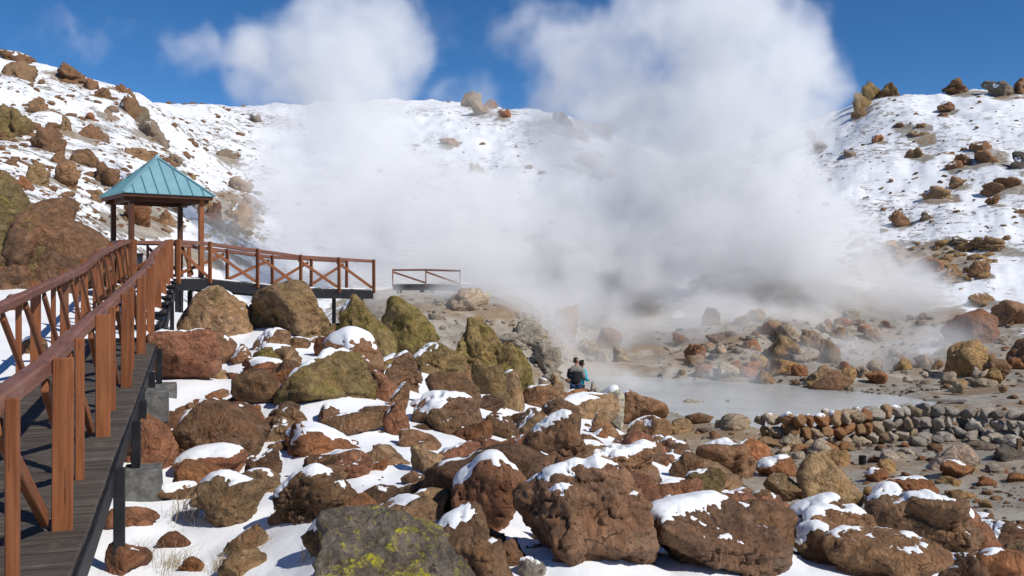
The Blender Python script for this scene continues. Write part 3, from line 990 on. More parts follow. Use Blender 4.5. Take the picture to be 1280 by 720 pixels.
RIGHT = [
    (1065, 114, 1091, 137, 'olive', 'left and lowest block of the tower rocks on the right skyline', .6), (1075, 100, 1101, 126, 'olive', 'tallest block of the tower rocks on the right skyline', .6),
    (1097, 104, 1127, 122, 'olive', 'right block of the tower rocks on the right skyline', .6), (1064, 136, 1086, 147, 'tan', 'small tan rock under the tower rocks', .5),
    (1178, 96, 1218, 118, 'brown', 'broad dark rock on the right skyline, alone in the snow', .7), (1232, 99, 1272, 120, 'grey', 'snow-covered rock on the right skyline', .5),
    (1268, 97, 1290, 116, 'brown', 'brown rock on the skyline at the far right', .5), (1170, 126, 1192, 138, 'brown', 'brown rock first below the broad skyline rock', .4),
    (1171, 140, 1186, 151, 'dark', 'dark round rock second below the broad skyline rock', .4), (1114, 153, 1137, 163, 'brown', 'brown flat rock below the tower rocks in clean snow', .4),
    (1144, 154, 1160, 163, 'brown', 'small brown rock right of the flat one in clean snow', .4), (1091, 168, 1105, 178, 'rust', 'rusty small rock alone on the left part of the right slope', .4),
    (1134, 164, 1162, 172, 'tan', 'thin tan rock in the middle of the right slope', .4), (1209, 177, 1244, 191, 'brown', 'upper of the two domed brown rocks on the right slope', .2),
    (1217, 188, 1257, 207, 'brown', 'lower, larger of the two domed brown rocks on the right slope', .2), (1178, 200, 1208, 214, 'brown', 'smooth brown rock left of the two domed ones', .2),
    (1192, 193, 1218, 209, 'dark', 'dark broken rock between the smooth and the domed rocks', .6), (1176, 190, 1194, 197, 'rust', 'small flat rusty rock above the smooth brown rock', .4),
    (1261, 186, 1292, 217, 'charcoal', 'dark snow-streaked rock at the right edge of the slope', .6), (1129, 186, 1160, 199, 'tan', 'tan rock pile in the middle of the right slope', .6),
    (1186, 220, 1207, 232, 'tan', 'tan rock below the smooth brown rock', .4), (1154, 232, 1187, 248, 'tan', 'grey-tan rock low on the middle of the right slope', .5),
    (1229, 228, 1258, 241, 'brown', 'brown rock below the domed rocks, left of the flat one', .5), (1244, 221, 1284, 235, 'brown', 'flat brown rock below the domed rocks at the right', .5),
    (1231, 243, 1252, 255, 'brown', 'small rounded brown rock below the flat brown rock', .4), (1109, 263, 1136, 279, 'brown', 'brown rock low on the right slope near the steam', .6),
    (1149, 265, 1167, 274, 'grey', 'grey flat rock low on the right slope', .4), (1264, 261, 1288, 275, 'rust', 'rusty rock at the right edge above the crater rim', .5),
    (1007, 162, 1022, 172, 'rust', 'rusty rock at the left end of the right crest by the steam', .4), (1015, 175, 1032, 183, 'grey', 'grey rock below the rusty one near the steam', .4),
    (1054, 187, 1072, 197, 'grey', 'grey rock in the snow left of the rock pile', .4), (1140, 140, 1152, 148, 'dark', 'tiny dark rock below the right skyline', .4),
    (1188, 295, 1214, 306, 'grey', 'grey rock on the snow above the crater rim', .3), (1218, 296, 1262, 312, 'tan', 'tan rock on the snow right above the crater rim', .4),
    (1146, 322, 1180, 346, 'rust', 'rusty rock in the brown crater rim', .7), (1178, 330, 1204, 352, 'ochre', 'ochre rock with a dark hollow in the crater rim', .7),
    (1096, 300, 1122, 314, 'ochre', 'ochre rock at the top left of the crater rim', .6), (1208, 326, 1236, 350, 'brown', 'brown rock at the right of the crater rim', .7),
    (1206, 366, 1246, 382, 'tan', 'long tan rock with snow below the crater rim', .4),
]
MID = [
    (576, 114, 606, 134, 'tan', 'brown skyline rock between the two steam plumes', .7), (588, 127, 613, 143, 'tan', 'brown rock just under the skyline rock between the plumes', .6),
    (604, 124, 622, 136, 'rust', 'small rusty rock right of the skyline rock between the plumes', .5), (622, 136, 640, 148, 'rust', 'rusty rock lower right of the skyline rock between the plumes', .5),
    (548, 172, 574, 184, 'tan', 'hazy rock on the snow slope between the plumes', .5), (586, 203, 608, 222, 'tan', 'hazy tan rock low on the snow slope between the plumes', .5),
    (712, 190, 748, 206, 'ochre', 'ochre rock patch on the slope seen through the right plume', .6), (750, 210, 770, 222, 'rust', 'rusty rock on the slope seen through the right plume', .5),
    (690, 140, 716, 156, 'brown', 'brown rock on the ridge at the left edge of the right plume', .6), (738, 152, 766, 170, 'brown', 'brown rock on the ridge inside the right plume', .6),
]
POOLROCKS = [
    (743, 408, 778, 438, 'rust', 'rust-topped boulder in the steam behind the person', .6), (722, 424, 748, 446, 'pale', 'pale cream boulder in the steam left of the rust-topped one', .5),
    (764, 432, 788, 456, 'pale', 'pale pointed boulder in the steam right of the rust-topped one', .5), (744, 438, 764, 456, 'greywhite', 'grey boulder at the foot of the rust-topped one', .5),
    (856, 430, 882, 454, 'rust', 'pink and cream rock on the far pool shore', .5), (898, 453, 924, 472, 'pale', 'pale block on the far pool shore', .4),
    (948, 402, 978, 424, 'rust', 'rust-red rock at the upper left end of the layered outcrop', .6), (924, 426, 944, 442, 'rust', 'small red rock left of the layered outcrop', .6),
    (956, 418, 1010, 456, 'tan', 'broad lower left slab of the layered outcrop across the pool', .95), (972, 404, 1012, 434, 'pale', 'topmost pale slab of the layered outcrop across the pool', .95),
    (1000, 412, 1032, 446, 'tan', 'middle slab of the layered outcrop across the pool', .95), (1018, 424, 1050, 456, 'ochre', 'right-hand slab of the layered outcrop across the pool', .95),
    (984, 434, 1026, 458, 'greywhite', 'grey slab at the foot of the layered outcrop across the pool', .95), (1051, 459, 1072, 481, 'ochre', 'upright ochre rock standing alone on the far shore', .4),
    (1006, 475, 1030, 490, 'ochre', 'rounded ochre rock at the far water line', .4), (925, 452, 950, 470, 'rust', 'rusty rock on the far shore below the layered outcrop', .6),
    (954, 449, 998, 470, 'ochre', 'ochre slab on the far shore below the layered outcrop', .6), (1008, 458, 1052, 484, 'tan', 'tan rock heap on the far shore right of the ochre slab', .8),
    (876, 384, 900, 412, 'dark', 'dark red rock spire looming out of the steam', .7), (880, 416, 908, 432, 'dark', 'dark rock under the red spire in the steam', .6),
    (868, 456, 898, 474, 'greywhite', 'grey-white rock low on the far water line', .5), (1082, 464, 1108, 478, 'rust', 'low rusty rock on the far shore before the steam', .5),
    (1183, 386, 1247, 436, 'red', 'big rounded red-brown boulder at the right edge of the steam', .3), (1183, 424, 1230, 468, 'ochre', 'ochre crumbling rock under the big rounded red-brown boulder', .7),
    (1228, 448, 1262, 474, 'brown', 'brown wedge rock on the mud right of the ochre crumbling rock', .35), (1213, 472, 1255, 494, 'pale', 'pale flat slab lying on the mud flat behind the pool', .4),
    (1234, 374, 1292, 412, 'brown', 'brown boulder above the big rounded one at the right edge', .5), (1262, 420, 1300, 462, 'brown', 'hazy brown boulder at the right edge above the mud', .5),
    (690, 380, 724, 420, 'ochre', 'dark ochre crag in the steam left of the rust-topped boulder', .9),
    (640, 400, 690, 440, 'greywhite', 'grey crumbling bank behind the tall lichen outcrop', .9), (560, 360, 612, 392, 'pale', 'pale bank in the steam under the distant walkway', .6),
    (664, 428, 702, 470, 'greywhite', 'grey layered rubble rock left of the person', .95),
]
FLAT = [
    (1154, 552, 1216, 590, 'pale', 0, 'pale tan slab on the mud in front of the stone wall', .45), (1174, 576, 1222, 602, 'rust', .4, 'rust-orange rock with a snow rim on the mud flat', .5),
    (1080, 584, 1114, 606, 'rust', .4, 'small orange rock with a snow streak left on the mud flat', .6), (1098, 574, 1122, 594, 'ochre', 0, 'ochre rock behind the small orange rock on the mud', .6),
    (1216, 594, 1242, 610, 'rust', 0, 'low rust rock right of the rust-orange one on the mud', .5), (1256, 590, 1282, 604, 'rust', 0, 'small rust and white rock at the right end of the mud flat', .5),
    (1172, 596, 1202, 610, 'ochre', 0, 'small ochre and white rock in front of the rust-orange rock', .5), (1184, 612, 1222, 626, 'ochre', 0, 'flat ochre slab tilted on the mud nearer the boulders', .5),
    (1232, 580, 1256, 594, 'greywhite', 0, 'grey crumbly rock on the mud right of the pale slab', .7), (1096, 560, 1124, 580, 'greywhite', 0, 'grey rock on the mud below the wall', .6),
    (836, 522, 868, 544, 'tan', .3, 'sandy rock with snow near the person side of the pool', .5), (900, 500, 925, 520, 'greywhite', 0, 'grey rock on the near pool shore', .6),
    (846, 500, 888, 522, 'greywhite', 0, 'crumbling grey bank at the near pool edge', .9), (892, 518, 940, 542, 'pale', 0, 'pale earthy hump on the near pool shore', .5),
    (940, 546, 990, 566, 'tan', 0, 'tan earth hump at the left end of the stone wall', .5), (972, 538, 1002, 566, 'pale', 0, 'cream block at the base of the stone wall, left end', .5),
    (1004, 552, 1044, 576, 'pale', 0, 'wide cream block at the base of the stone wall', .5), (1028, 562, 1064, 586, 'ochre', 0, 'ochre block lying before the stone wall behind the tall boulder', .5),
    (1206, 552, 1250, 568, 'grey', 0, 'dark flat rock at the base of the grey wall stones', .5), (1230, 556, 1280, 580, 'charcoal', 0, 'dark grey hump of ash before the right wall end', .6),
]
for k, (u0, v0, u1, v1, tone, lab, crag) in enumerate(LEFT):
    photo_rock(u0, v0, u1, v1, tone, .2, .26 if k % 3 else .55, lab, 400 + k, grow=.92, dmin=26, crag=.4 + crag, group='rocks on the snowy left slope', sink=.6, deep=1.3, sub=4, name='slope_rock', category='rock')
for k, (u0, v0, u1, v1, tone, lab, crag) in enumerate(RIGHT):
    sn = .8 if 'snow-covered' in lab else .5 if 'snow-streaked' in lab else .30 if k % 2 else .12
    photo_rock(u0, v0, u1, v1, tone, .35 if tone == 'olive' else .08, sn, lab, 500 + k, dmin=45, crag=crag, group='rocks on the snowy right slope', sink=.35, sub=4, name='slope_rock', category='rock')
for k, (u0, v0, u1, v1, tone, lab, crag) in enumerate(MID):
    photo_rock(u0, v0, u1, v1, tone, .1, .2, lab, 600 + k, dmin=75, crag=crag, group='rocks on the slope between the steam plumes', sink=.35, sub=4, name='slope_rock', category='rock')
for k, (u0, v0, u1, v1, tone, lab, crag) in enumerate(POOLROCKS):
    photo_rock(u0, v0, u1, v1, tone, 0, 0, lab, 700 + k, dmin=38 if u0 > 850 else 30, crag=crag, group='rocks around the steaming pool', sink=.3, sub=5 if u1 - u0 > 60 else 4, name='shore_rock', category='rock')
for k, (u0, v0, u1, v1, tone, sn, lab, crag) in enumerate(FLAT):
    photo_rock(u0, v0, u1, v1, tone, 0, sn, lab, 800 + k, dmin=15, crag=crag, group='rocks on the mud flat', sink=.35, sub=4, name='mud_flat_rock', category='rock')

# rubble of the far shore, each rock by itself
g_ = np.random.default_rng(77)
used_labels = set()
for k in range(95):
    u, v = g_.uniform(845, 1110), g_.uniform(402, 486)
    if k % 3 == 0:
        u, v = g_.uniform(1120, 1290), g_.uniform(440, 490)
    w = g_.uniform(8, 24)
    tn = ['ochre', 'pale', 'greywhite', 'tan', 'rust'][int(g_.integers(5))]
    cn = {'ochre': 'ochre', 'pale': 'cream', 'greywhite': 'grey', 'tan': 'tan', 'rust': 'rusty'}[tn]
    lab = None
    for ref in sorted(POOLROCKS, key=lambda q: ((q[0] + q[2]) / 2 - u) ** 2 + 4 * ((q[1] + q[3]) / 2 - v) ** 2)[:6]:
        for rel in (('left of' if u < (ref[0] + ref[2]) / 2 else 'right of'), ('in front of' if v > ref[3] else 'behind')):
            cand = ' '.join(f'{"small" if w < 15 else "middling"} {cn} rock {rel} the {ref[5]}'.split()[:16])
            if lab is None and cand not in used_labels:
                lab = cand
    used_labels.add(lab)
    photo_rock(u - w / 2, v - w * .8, u + w / 2, v, tn, 0, 0, lab, 1500 + k, dmin=36, crag=.6, group='rocks around the steaming pool', sink=.3, sub=3, name='shore_rock', category='rock')

for k in range(60):
    u, v = g_.uniform(880, 1290), g_.uniform(522, 640)
    x, y, z = hit(u, v, 14)
    if z > -4.35 or (k % 2 and v < 570 and u > 960) or poly_dist(np.array([x]), np.array([y]), POOL)[0] < .4:
        continue
    w = g_.uniform(9, 22)
    tn = ['ochre', 'pale', 'greywhite', 'greywhite', 'rust', 'grey'][int(g_.integers(6))]
    cn = {'ochre': 'ochre', 'pale': 'cream', 'greywhite': 'pale grey', 'grey': 'brownish grey', 'rust': 'rusty'}[tn]
    lab = None
    for ref in sorted(FLAT, key=lambda q: ((q[0] + q[2]) / 2 - u) ** 2 + 4 * ((q[1] + q[3]) / 2 - v) ** 2)[:6]:
        for rel in (('left of' if u < (ref[0] + ref[2]) / 2 else 'right of'), ('in front of' if v > ref[3] else 'behind')):
            cand = ' '.join(f'{"small" if w < 15 else "middling"} {cn} stone {rel} the {ref[6]}'.split()[:16])
            if lab is None and cand not in used_labels:
                lab = cand
    if lab is None:
        continue
    used_labels.add(lab)
    photo_rock(u - w / 2, v - w * .62, u + w / 2, v, tn, 0, 0, lab, 1700 + k, dmin=14, crag=.6, group='rocks on the mud flat', sink=.4, sub=3, name='mud_flat_rock', category='rock')

# ------------------------------------------------------------------ loose stones between the boulders
def deck_x(y):
    return -0.70 - 0.334 * y


SHORT = [(o, o['label'].split(',')[0].split(' with ')[0]) for o in list(bpy.data.objects) if o.get('group') == 'boulders of the snowy boulder field']
used_labels = set()
TN = ['brown', 'brown', 'red', 'dark', 'tan', 'rust']
n_sc = 0
tries = 0
stone_protos = {}
srng = np.random.default_rng(99)
placed = []
while n_sc < 205 and tries < 12000:
    tries += 1
    uu = srng.uniform(190, 1290)
    vv = srng.uniform(440, 720) if srng.random() < .8 else srng.uniform(520, 700)
    if uu > 950 and vv < 600:
        continue
    x, y, z = hit(uu, vv, 4.5)
    if y > 26 or z < -4.3 or x < deck_x(y) + 0.5:
        continue
    r = float(np.clip(srng.lognormal(-1.75 if n_sc < 125 else -2.2, 0.40), .06, .42)) * (1 + 0.02 * y)
    bad = any((x - a) ** 2 + (y - b) ** 2 < (w * .92 + r * .55) ** 2 for a, b, w, _ in ROCKS) or any((x - a) ** 2 + (y - b) ** 2 < (w + r) ** 2 for a, b, w in placed)
    if bad:
        continue
    # keep the open snow banks open
    if ((uu - 470) / 120) ** 2 + ((vv - 585) / 50) ** 2 < 1 and srng.random() < .8:
        continue
    if uu < 420 and vv > 640 and srng.random() < .9:
        continue
    placed.append((x, y, r))
    tone = TN[int(srng.integers(len(TN)))]
    sn = float(srng.choice([0.05, .15, .3, .45, .6]))
    size = 'tiny' if r < .13 else 'small' if r < .24 else 'middling'
    cap = 'snow-capped ' if sn > .4 else 'bare ' if sn < .1 else ''
    col = {'brown': 'brown', 'red': 'reddish', 'dark': 'dark brown', 'tan': 'tan', 'rust': 'rust-coloured'}[tone]
    near = sorted(SHORT, key=lambda q: (q[0].location.x - x) ** 2 + (q[0].location.y - y) ** 2)[:4]
    lab = None
    for o_, sh in near:
        ux, uo = x / y, o_.location.x / o_.location.y
        rel = 'in front of' if y < o_.location.y - .6 else 'behind' if y > o_.location.y + .6 else 'right of' if ux > uo else 'left of'
        cand = f'{size} {cap}{col} stone {rel} the {sh}'
        if len(cand.split()) <= 16 and cand not in used_labels:
            lab = cand
            break
    if lab is None:
        lab = f'{size} {cap}{col} stone in the snow among the boulders'
    used_labels.add(lab)
    half = (r * srng.uniform(.8, 1.3), r * srng.uniform(.8, 1.2), r * srng.uniform(.6, .95))
    add_rock('stone', x, y, z + half[2] * .35, half, tone, float(srng.choice([0, .1, .35])), sn, lab, 'stone', 'loose stones between the boulders', 2000 + n_sc, 4 if r * FPX / y > 12 else 3, .6)
    ROCKS.append((x, y, r, z + r))
    n_sc += 1


def joined_stones(name, pts, label, sub, tone, crag=.5, mat=M_ROCK):
    """stones too many and too small to pick apart, as one object"""
    protos = []
    for k in range(6):
        V, F, *_ = rock_shape(np.random.default_rng(5000 + k), sub, (1, 1, .7), crag)
        protos.append((V, F))
    VV, FF, n0 = [], [], 0
    for k, (x, y, z, r) in enumerate(pts):
        V, F = protos[k % 6]
        a = (k * 2.399) % 6.283
        c, s = math.cos(a), math.sin(a)
        V = V * np.array((r, r * (.7 + .5 * ((k * .37) % 1)), r * (.6 + .5 * ((k * .61) % 1))), np.float32)
        V = V @ np.array(((c, s, 0), (-s, c, 0), (0, 0, 1)), np.float32) + np.array((x, y, z), np.float32)
        VV.append(V)
        FF.append(F + n0)
        n0 += len(V)
    o = obj(name, np_mesh(name, np.concatenate(VV), np.concatenate(FF), mat))
    o.color = (*TONES[tone], .12)
    return tag(o, label, None, None, 'stuff')


def scatter_px(n, ubox, vbox, dmin, rpx, seed, keep=None):
    g = np.random.default_rng(seed)
    out = []
    t = 0
    while len(out) < n and t < n * 8:
        t += 1
        u, v = g.uniform(*ubox), g.uniform(*vbox)
        if keep and not keep(u, v, g):
            continue
        x, y, z = hit(u, v, dmin)
        r = g.lognormal(math.log(rpx), .55) * y / FPX
        out.append((x, y, gz(x, y) + r * .15, r))
    return out


pts = scatter_px(230, (985, 1290), (120, 300), 50, 1.7, 1, lambda u, v, g: g.random() < (.25 + .75 * (v - 110) / 190) and u > 980 + 0.0 * v)
pts += scatter_px(560, (-10, 330), (90, 300), 28, 2.2, 2, lambda u, v, g: v > 75 + u * .15 and g.random() < 1.15 - u / 360)
pts += scatter_px(120, (340, 800), (125, 300), 60, 1.8, 3)
pts += scatter_px(260, (-10, 260), (90, 290), 28, 3.6, 33, lambda u, v, g: v > 80 + u * .2 and fbm(np.array([[u / 60, v / 40, 3.3]]), 3)[0] > .02)
joined_stones('hillside_stones', pts, 'countless small brown stones poking out of the snow on the far slopes', 2, 'brown')
pts = scatter_px(190, (1045, 1245), (300, 365), 50, 3.2, 4, lambda u, v, g: ((u - 1145) / 105) ** 2 + ((v - 330) / 36) ** 2 < 1)
pts += scatter_px(130, (255, 335), (240, 305), 26, 3.0, 5)
joined_stones('scree_stones', pts, 'ochre and brown scree stones on the bare crater rim and beside the gazebo', 2, 'ochre')
pts = scatter_px(1100, (840, 1290), (525, 660), 14, 1.7, 6, lambda u, v, g: poly_dist(*[np.array([c]) for c in hit(u, v, 14)[:2]], POOL)[0] > .3)
pts += scatter_px(900, (820, 1290), (400, 500), 38, 1.9, 7)
joined_stones('mud_gravel', pts, 'grey and ochre gravel strewn over the bare mud around the pool', 2, 'grey')
pts = scatter_px(170, (640, 740), (395, 480), 22, 3.0, 8) + scatter_px(260, (470, 760), (352, 440), 34, 2.6, 18)
joined_stones('grey_rubble', pts, 'pale grey rubble on the bank behind the lichen boulders and left of the person', 2, 'greywhite')
pts = scatter_px(360, (200, 1280), (480, 720), 5, 2.3, 9, lambda u, v, g: not (u < 430 and v > 600))
pts = [p for p in pts if p[0] > deck_x(p[1]) + .3]
pts += [p for p in scatter_px(420, (560, 1280), (480, 720), 5, 3.0, 19) if p[0] > deck_x(p[1]) + .3]
joined_stones('boulder_field_rubble', pts, 'brown stone chips lying in the snow between the boulders', 2, 'brown')

# ------------------------------------------------------------------ the ground: one sheet, fan-shaped, fine near the camera
th = np.concatenate([np.linspace(-math.pi, -0.62, 70)[:-1], np.linspace(-0.62, 0.62, 620), np.linspace(0.62, math.pi, 70)[1:]])
rr = np.concatenate([[0.05, .5, 1.0, 1.5, 2.0], np.exp(np.linspace(math.log(2.4), math.log(260), 460)), [320, 420, 600, 900]])
TH, RR = np.meshgrid(th, rr, indexing='ij')
GX, GY = RR * np.sin(TH), RR * np.cos(TH)
GZ = ground_z(GX, GY)
GZ = np.where(RR > 262, GZ - (RR - 262) * 0.02, GZ)
# snow banks up a little against every stone
flat_x, flat_y = GX.ravel(), GY.ravel()
drift = np.zeros(flat_x.size)
near_i = np.nonzero((flat_y > 2) & (flat_y < 30))[0]
nx, ny = flat_x[near_i], flat_y[near_i]
dr = np.zeros(len(near_i))
for (x, y, w, zt) in ROCKS:
    if y > 30:
        continue
    R = w * 1.9
    m = np.nonzero((np.abs(nx - x) < R) & (np.abs(ny - y) < R))[0]
    q = np.hypot(nx[m] - x - .12 * w, ny[m] - y + .1 * w) / R
    dr[m] = np.maximum(dr[m], smooth01(1 - q) * min(.26 * w, .19))
drift[near_i] = dr
GZ = GZ + drift.reshape(GZ.shape)
# bare earth map
DD = np.hypot(GX, GY)
with np.errstate(divide='ignore', invalid='ignore'):
    PU = np.where(GY > .5, U0 + FPX * GX / np.maximum(GY, .5), -9999)
    PV = np.where(GY > .5, VH - FPX * GZ / np.maximum(GY, .5), 9999)
nz = fbm(np.stack([GX.ravel() * .25, GY.ravel() * .25, np.zeros(GX.size)], 1), 4).reshape(GX.shape)
bare = smooth01((-3.75 - GZ + nz * .6) / .7) * smooth01((GY - 11) / 3) * smooth01((70 - DD) / 10)
bare = np.maximum(bare, smooth01((64 - DD + nz * 12) / 14) * smooth01((DD - 27) / 4) * smooth01((PU - 395 + nz * 40) / 60) * smooth01((1300 - PU) / 30) * smooth01((GZ * -1 + 1.0 + nz) / 2))


def patch(u, v, ru, rv, amt, dmin):
    return amt * smooth01(1.25 - np.hypot((PU - u) / ru, (PV - v) / rv) + nz * .5) * (GY > dmin)


for p in [(1145, 332, 112, 40, 1.0, 50), (1235, 440, 80, 60, .9, 35), (960, 430, 140, 50, 1.0, 42), (760, 400, 130, 45, 1.0, 40), (560, 385, 140, 45, .9, 36), (290, 268, 60, 42, .85, 26), (175, 275, 75, 30, .85, 26), (215, 325, 160, 22, .65, 22),
          (710, 160, 110, 26, .62, 90), (745, 205, 60, 26, .60, 90), (690, 330, 200, 60, .6, 55), (960, 380, 160, 60, .9, 50), (1080, 400, 170, 55, 1.0, 48), (620, 140, 50, 16, .55, 90),
          (60, 165, 90, 70, .44, 26), (150, 180, 80, 55, .42, 26), (430, 300, 120, 60, .42, 50), (330, 215, 30, 14, .5, 50), (80, 180, 170, 110, .44, 26), (1150, 250, 160, 60, .33, 60), (300, 190, 70, 40, .42, 60)]:
    bare = np.maximum(bare, patch(*p))
for (x, y, w, zt) in ROCKS:
    if y < 27:
        continue
    m = np.nonzero((np.abs(GX - x) < 3.2 * w) & (np.abs(GY - y) < 4.5 * w))
    q = np.hypot((GX[m] - x) / (1.9 * w), (GY[m] - y + .9 * w) / (2.6 * w))
    bare[m] = np.maximum(bare[m], .62 * smooth01(1.25 - q + nz[m] * .6))
speck = smooth01((DD - 24) / 8) * (1.05 + nz * .5)
speck = np.where((PU > 340) & (PU < 1300), speck * .72, speck)
nA, nR = GX.shape
idx = np.arange(nA * nR).reshape(nA, nR)
F = np.stack([idx[:-1, :-1], idx[1:, :-1], idx[1:, 1:], idx[:-1, 1:]], -1).reshape(-1, 4)[:, ::-1]
V = np.stack([GX.ravel(), GY.ravel(), GZ.ravel()], 1)
me = np_mesh('ground', V, F, M_GROUND)
for nm, arr in (('bare', bare), ('speck', speck)):
    a = me.attributes.new(nm, 'FLOAT', 'POINT')
    a.data.foreach_set('value', np.ascontiguousarray(arr.ravel(), np.float32))
ground = tag(obj('ground', me), 'snow-covered volcanic ground running from the boulder field to the surrounding hills', None, None, 'structure')

# pool
px_, py_ = np.array([p[0] for p in POOL]), np.array([p[1] for p in POOL])
cx, cy = px_.mean(), py_.mean()
ring = [(cx + (a - cx) * 1.16, cy + (b - cy) * 1.22) for a, b in POOL]
bm = bmesh.new()
bm.faces.new([bm.verts.new((a, b, POOL_Z)) for a, b in ring])
bmesh.ops.triangulate(bm, faces=bm.faces[:])
tag(obj('pool_water', bm_mesh('pool_water', bm, M_WATER)), 'milky grey hot spring water in the pool behind the stone wall', None, None, 'structure')

# ------------------------------------------------------------------ boardwalk
ZD = [(0.6, -1.56), (4.0, -1.47), (5.2, -1.44), (6.75, -1.32), (8.3, -1.25), (10.2, -1.13), (13.0, -.95), (14.6, -.85), (16.7, -.58), (20, -.34), (22.6, -.16), (26, -.16)]


def dz(y):
    return float(np.interp(y, [a for a, _ in ZD], [b for _, b in ZD]))


TV = Vector((-0.334, 1, 0)).normalized()
RV = Vector((TV.y, -TV.x, 0))
DW = 1.04


def dp(y, lat, z=None):
    """point on the ramp: forward distance of the right edge, offset to the left of it, height"""
    p = Vector((deck_x(y), y, 0)) - RV * lat
    p.z = dz(y) if z is None else z
    return p


ramp = empty('boardwalk_ramp', (deck_x(4), 4, -1.6), 'weathered dark plank ramp rising with snowy steps to the gazebo', 'boardwalk')
plank_me = None
bm = bmesh.new()
box_bm(bm, (DW + .10, .188, .040), None, .007)
plank_me = bm_mesh('plank', bm, M_DECK)
ang = math.atan2(RV.y, RV.x)
y = 0.8
while y < 12.9:
    o = bpy.data.objects.new('plank', plank_me)
    COL.objects.link(o)
    o.parent = ramp
    pc = dp(y, DW / 2)
    o.location = pc - ramp.location + Vector((0, 0, -.020 + random.uniform(-.006, .006)))
    sl = math.atan2(dz(y + .3) - dz(y - .3), .6 * 1.054)
    o.rotation_euler = Matrix.Rotation(ang + random.uniform(-.006, .006), 4, 'Z').to_3x3().to_4x4().to_euler()
    o.rotation_euler.rotate_axis('X', sl)
    y += .206 / 1.054
# steps with snow on the treads
ys = np.linspace(12.95, 22.6, 9)
for k in range(8):
    ya, yb = ys[k], ys[k + 1]
    zt = dz(ya) + (dz(yb) - dz(ya)) * .75
    mid = dp((ya + yb) / 2, DW / 2, zt - .05)
    L = (yb - ya) * 1.054
    bm = bmesh.new()
    box_bm(bm, (DW + .08, L + .03, .05), None, .006)
    box_bm(bm, (DW + .04, .03, .2), Matrix.Translation((0, -L / 2 + .03, -.125)), .003)
    st = obj('step', bm_mesh('step', bm, M_BLACK), ramp)
    st.location = mid - ramp.location
    st.rotation_euler = (0, 0, ang)
    # snow slab
    nx_, ny_ = 26, 30
    gx, gy = np.meshgrid(np.linspace(-.5, .5, nx_), np.linspace(-.5, .5, ny_), indexing='ij')
    e = np.minimum(.5 - np.abs(gx), .5 - np.abs(gy)) * 2
    nn = fbm(np.stack([gx.ravel() * 3 + k * 9, gy.ravel() * 5, gx.ravel() * 0], 1), 3).reshape(gx.shape)
    h = .06 * smooth01((e + nn * .35 - .02) / .3) - .006
    VV = np.stack([(gx * (DW - .06)).ravel(), (gy * (L - .10) + .02).ravel(), (h + .025).ravel()], 1)
    ii = np.arange(nx_ * ny_).reshape(nx_, ny_)
    FF = np.stack([ii[:-1, :-1], ii[1:, :-1], ii[1:, 1:], ii[:-1, 1:]], -1).reshape(-1, 4)
    obj('snow_patch', np_mesh('snow_patch', VV, FF, M_SNOW), st)
# stringers, steel posts, concrete footings
for lat, nm in ((-.05, 'stringer'), (DW + .05, 'stringer')):
    yy = [0.7, 3.2, 5.2, 7.6, 10.2, 12.9]
    for a, b in zip(yy[:-1], yy[1:]):
        beam('stringer', dp(a, lat) + Vector((0, 0, -.115)), dp(b + .02, lat) + Vector((0, 0, -.115)), .05, .15, M_BLACK, ramp, RV)
    yy = list(np.linspace(12.9, 22.6, 5))
    for a, b in zip(yy[:-1], yy[1:]):
        beam('stringer', dp(a, lat) + Vector((0, 0, -.20)), dp(b + .02, lat) + Vector((0, 0, -.20)), .05, .18, M_BLACK, ramp, RV)
FOOT = [(4.4, 0), (6.5, 0), (8.1, 1), (9.0, 0), (10.0, 1), (10.6, 0), (12.4, 1), (14.6, 0), (17.5, 0), (20.5, 0)]
bm = bmesh.new()
box_bm(bm, (.30, .34, .34), None, .012)
for v in bm.verts:
    v.co += Vector((random.uniform(-.01, .01), random.uniform(-.01, .01), random.uniform(-.008, .008)))
foot_me = bm_mesh('concrete_footing', bm, M_CONC)
for y, blk in FOOT:
    for lat, sgn in ((-.10, 1), (DW + .06, -1)):
        p = dp(y, lat)
        g = gz(p.x, p.y)
        zb = g - .25
        if blk and sgn > 0:
            top = {8.1: -1.72, 10.0: -1.28, 12.4: -1.50}[y]
            zz = top
            while zz > g - .02:
                f = obj('concrete_footing', foot_me, ramp)
                f.location = Vector((p.x + .04 * random.uniform(-1, 1), p.y, zz - .17)) - ramp.location + RV * .04
                f.rotation_euler = (0, 0, ang + random.uniform(-.05, .05))
                zz -= .345
            zb = top
        if zb < p.z - .22:
            q = Vector((p.x, p.y, p.z - .045))
            beam('steel_post', (p.x, p.y, zb), q, .075, .075, M_BLACK, ramp, RV)
            if sgn > 0 and y > 7:
                beam('steel_post', Vector((p.x, p.y, zb)) + TV * .17, q + TV * .17 + Vector((0, 0, -.05)), .06, .06, M_BLACK, ramp, RV)


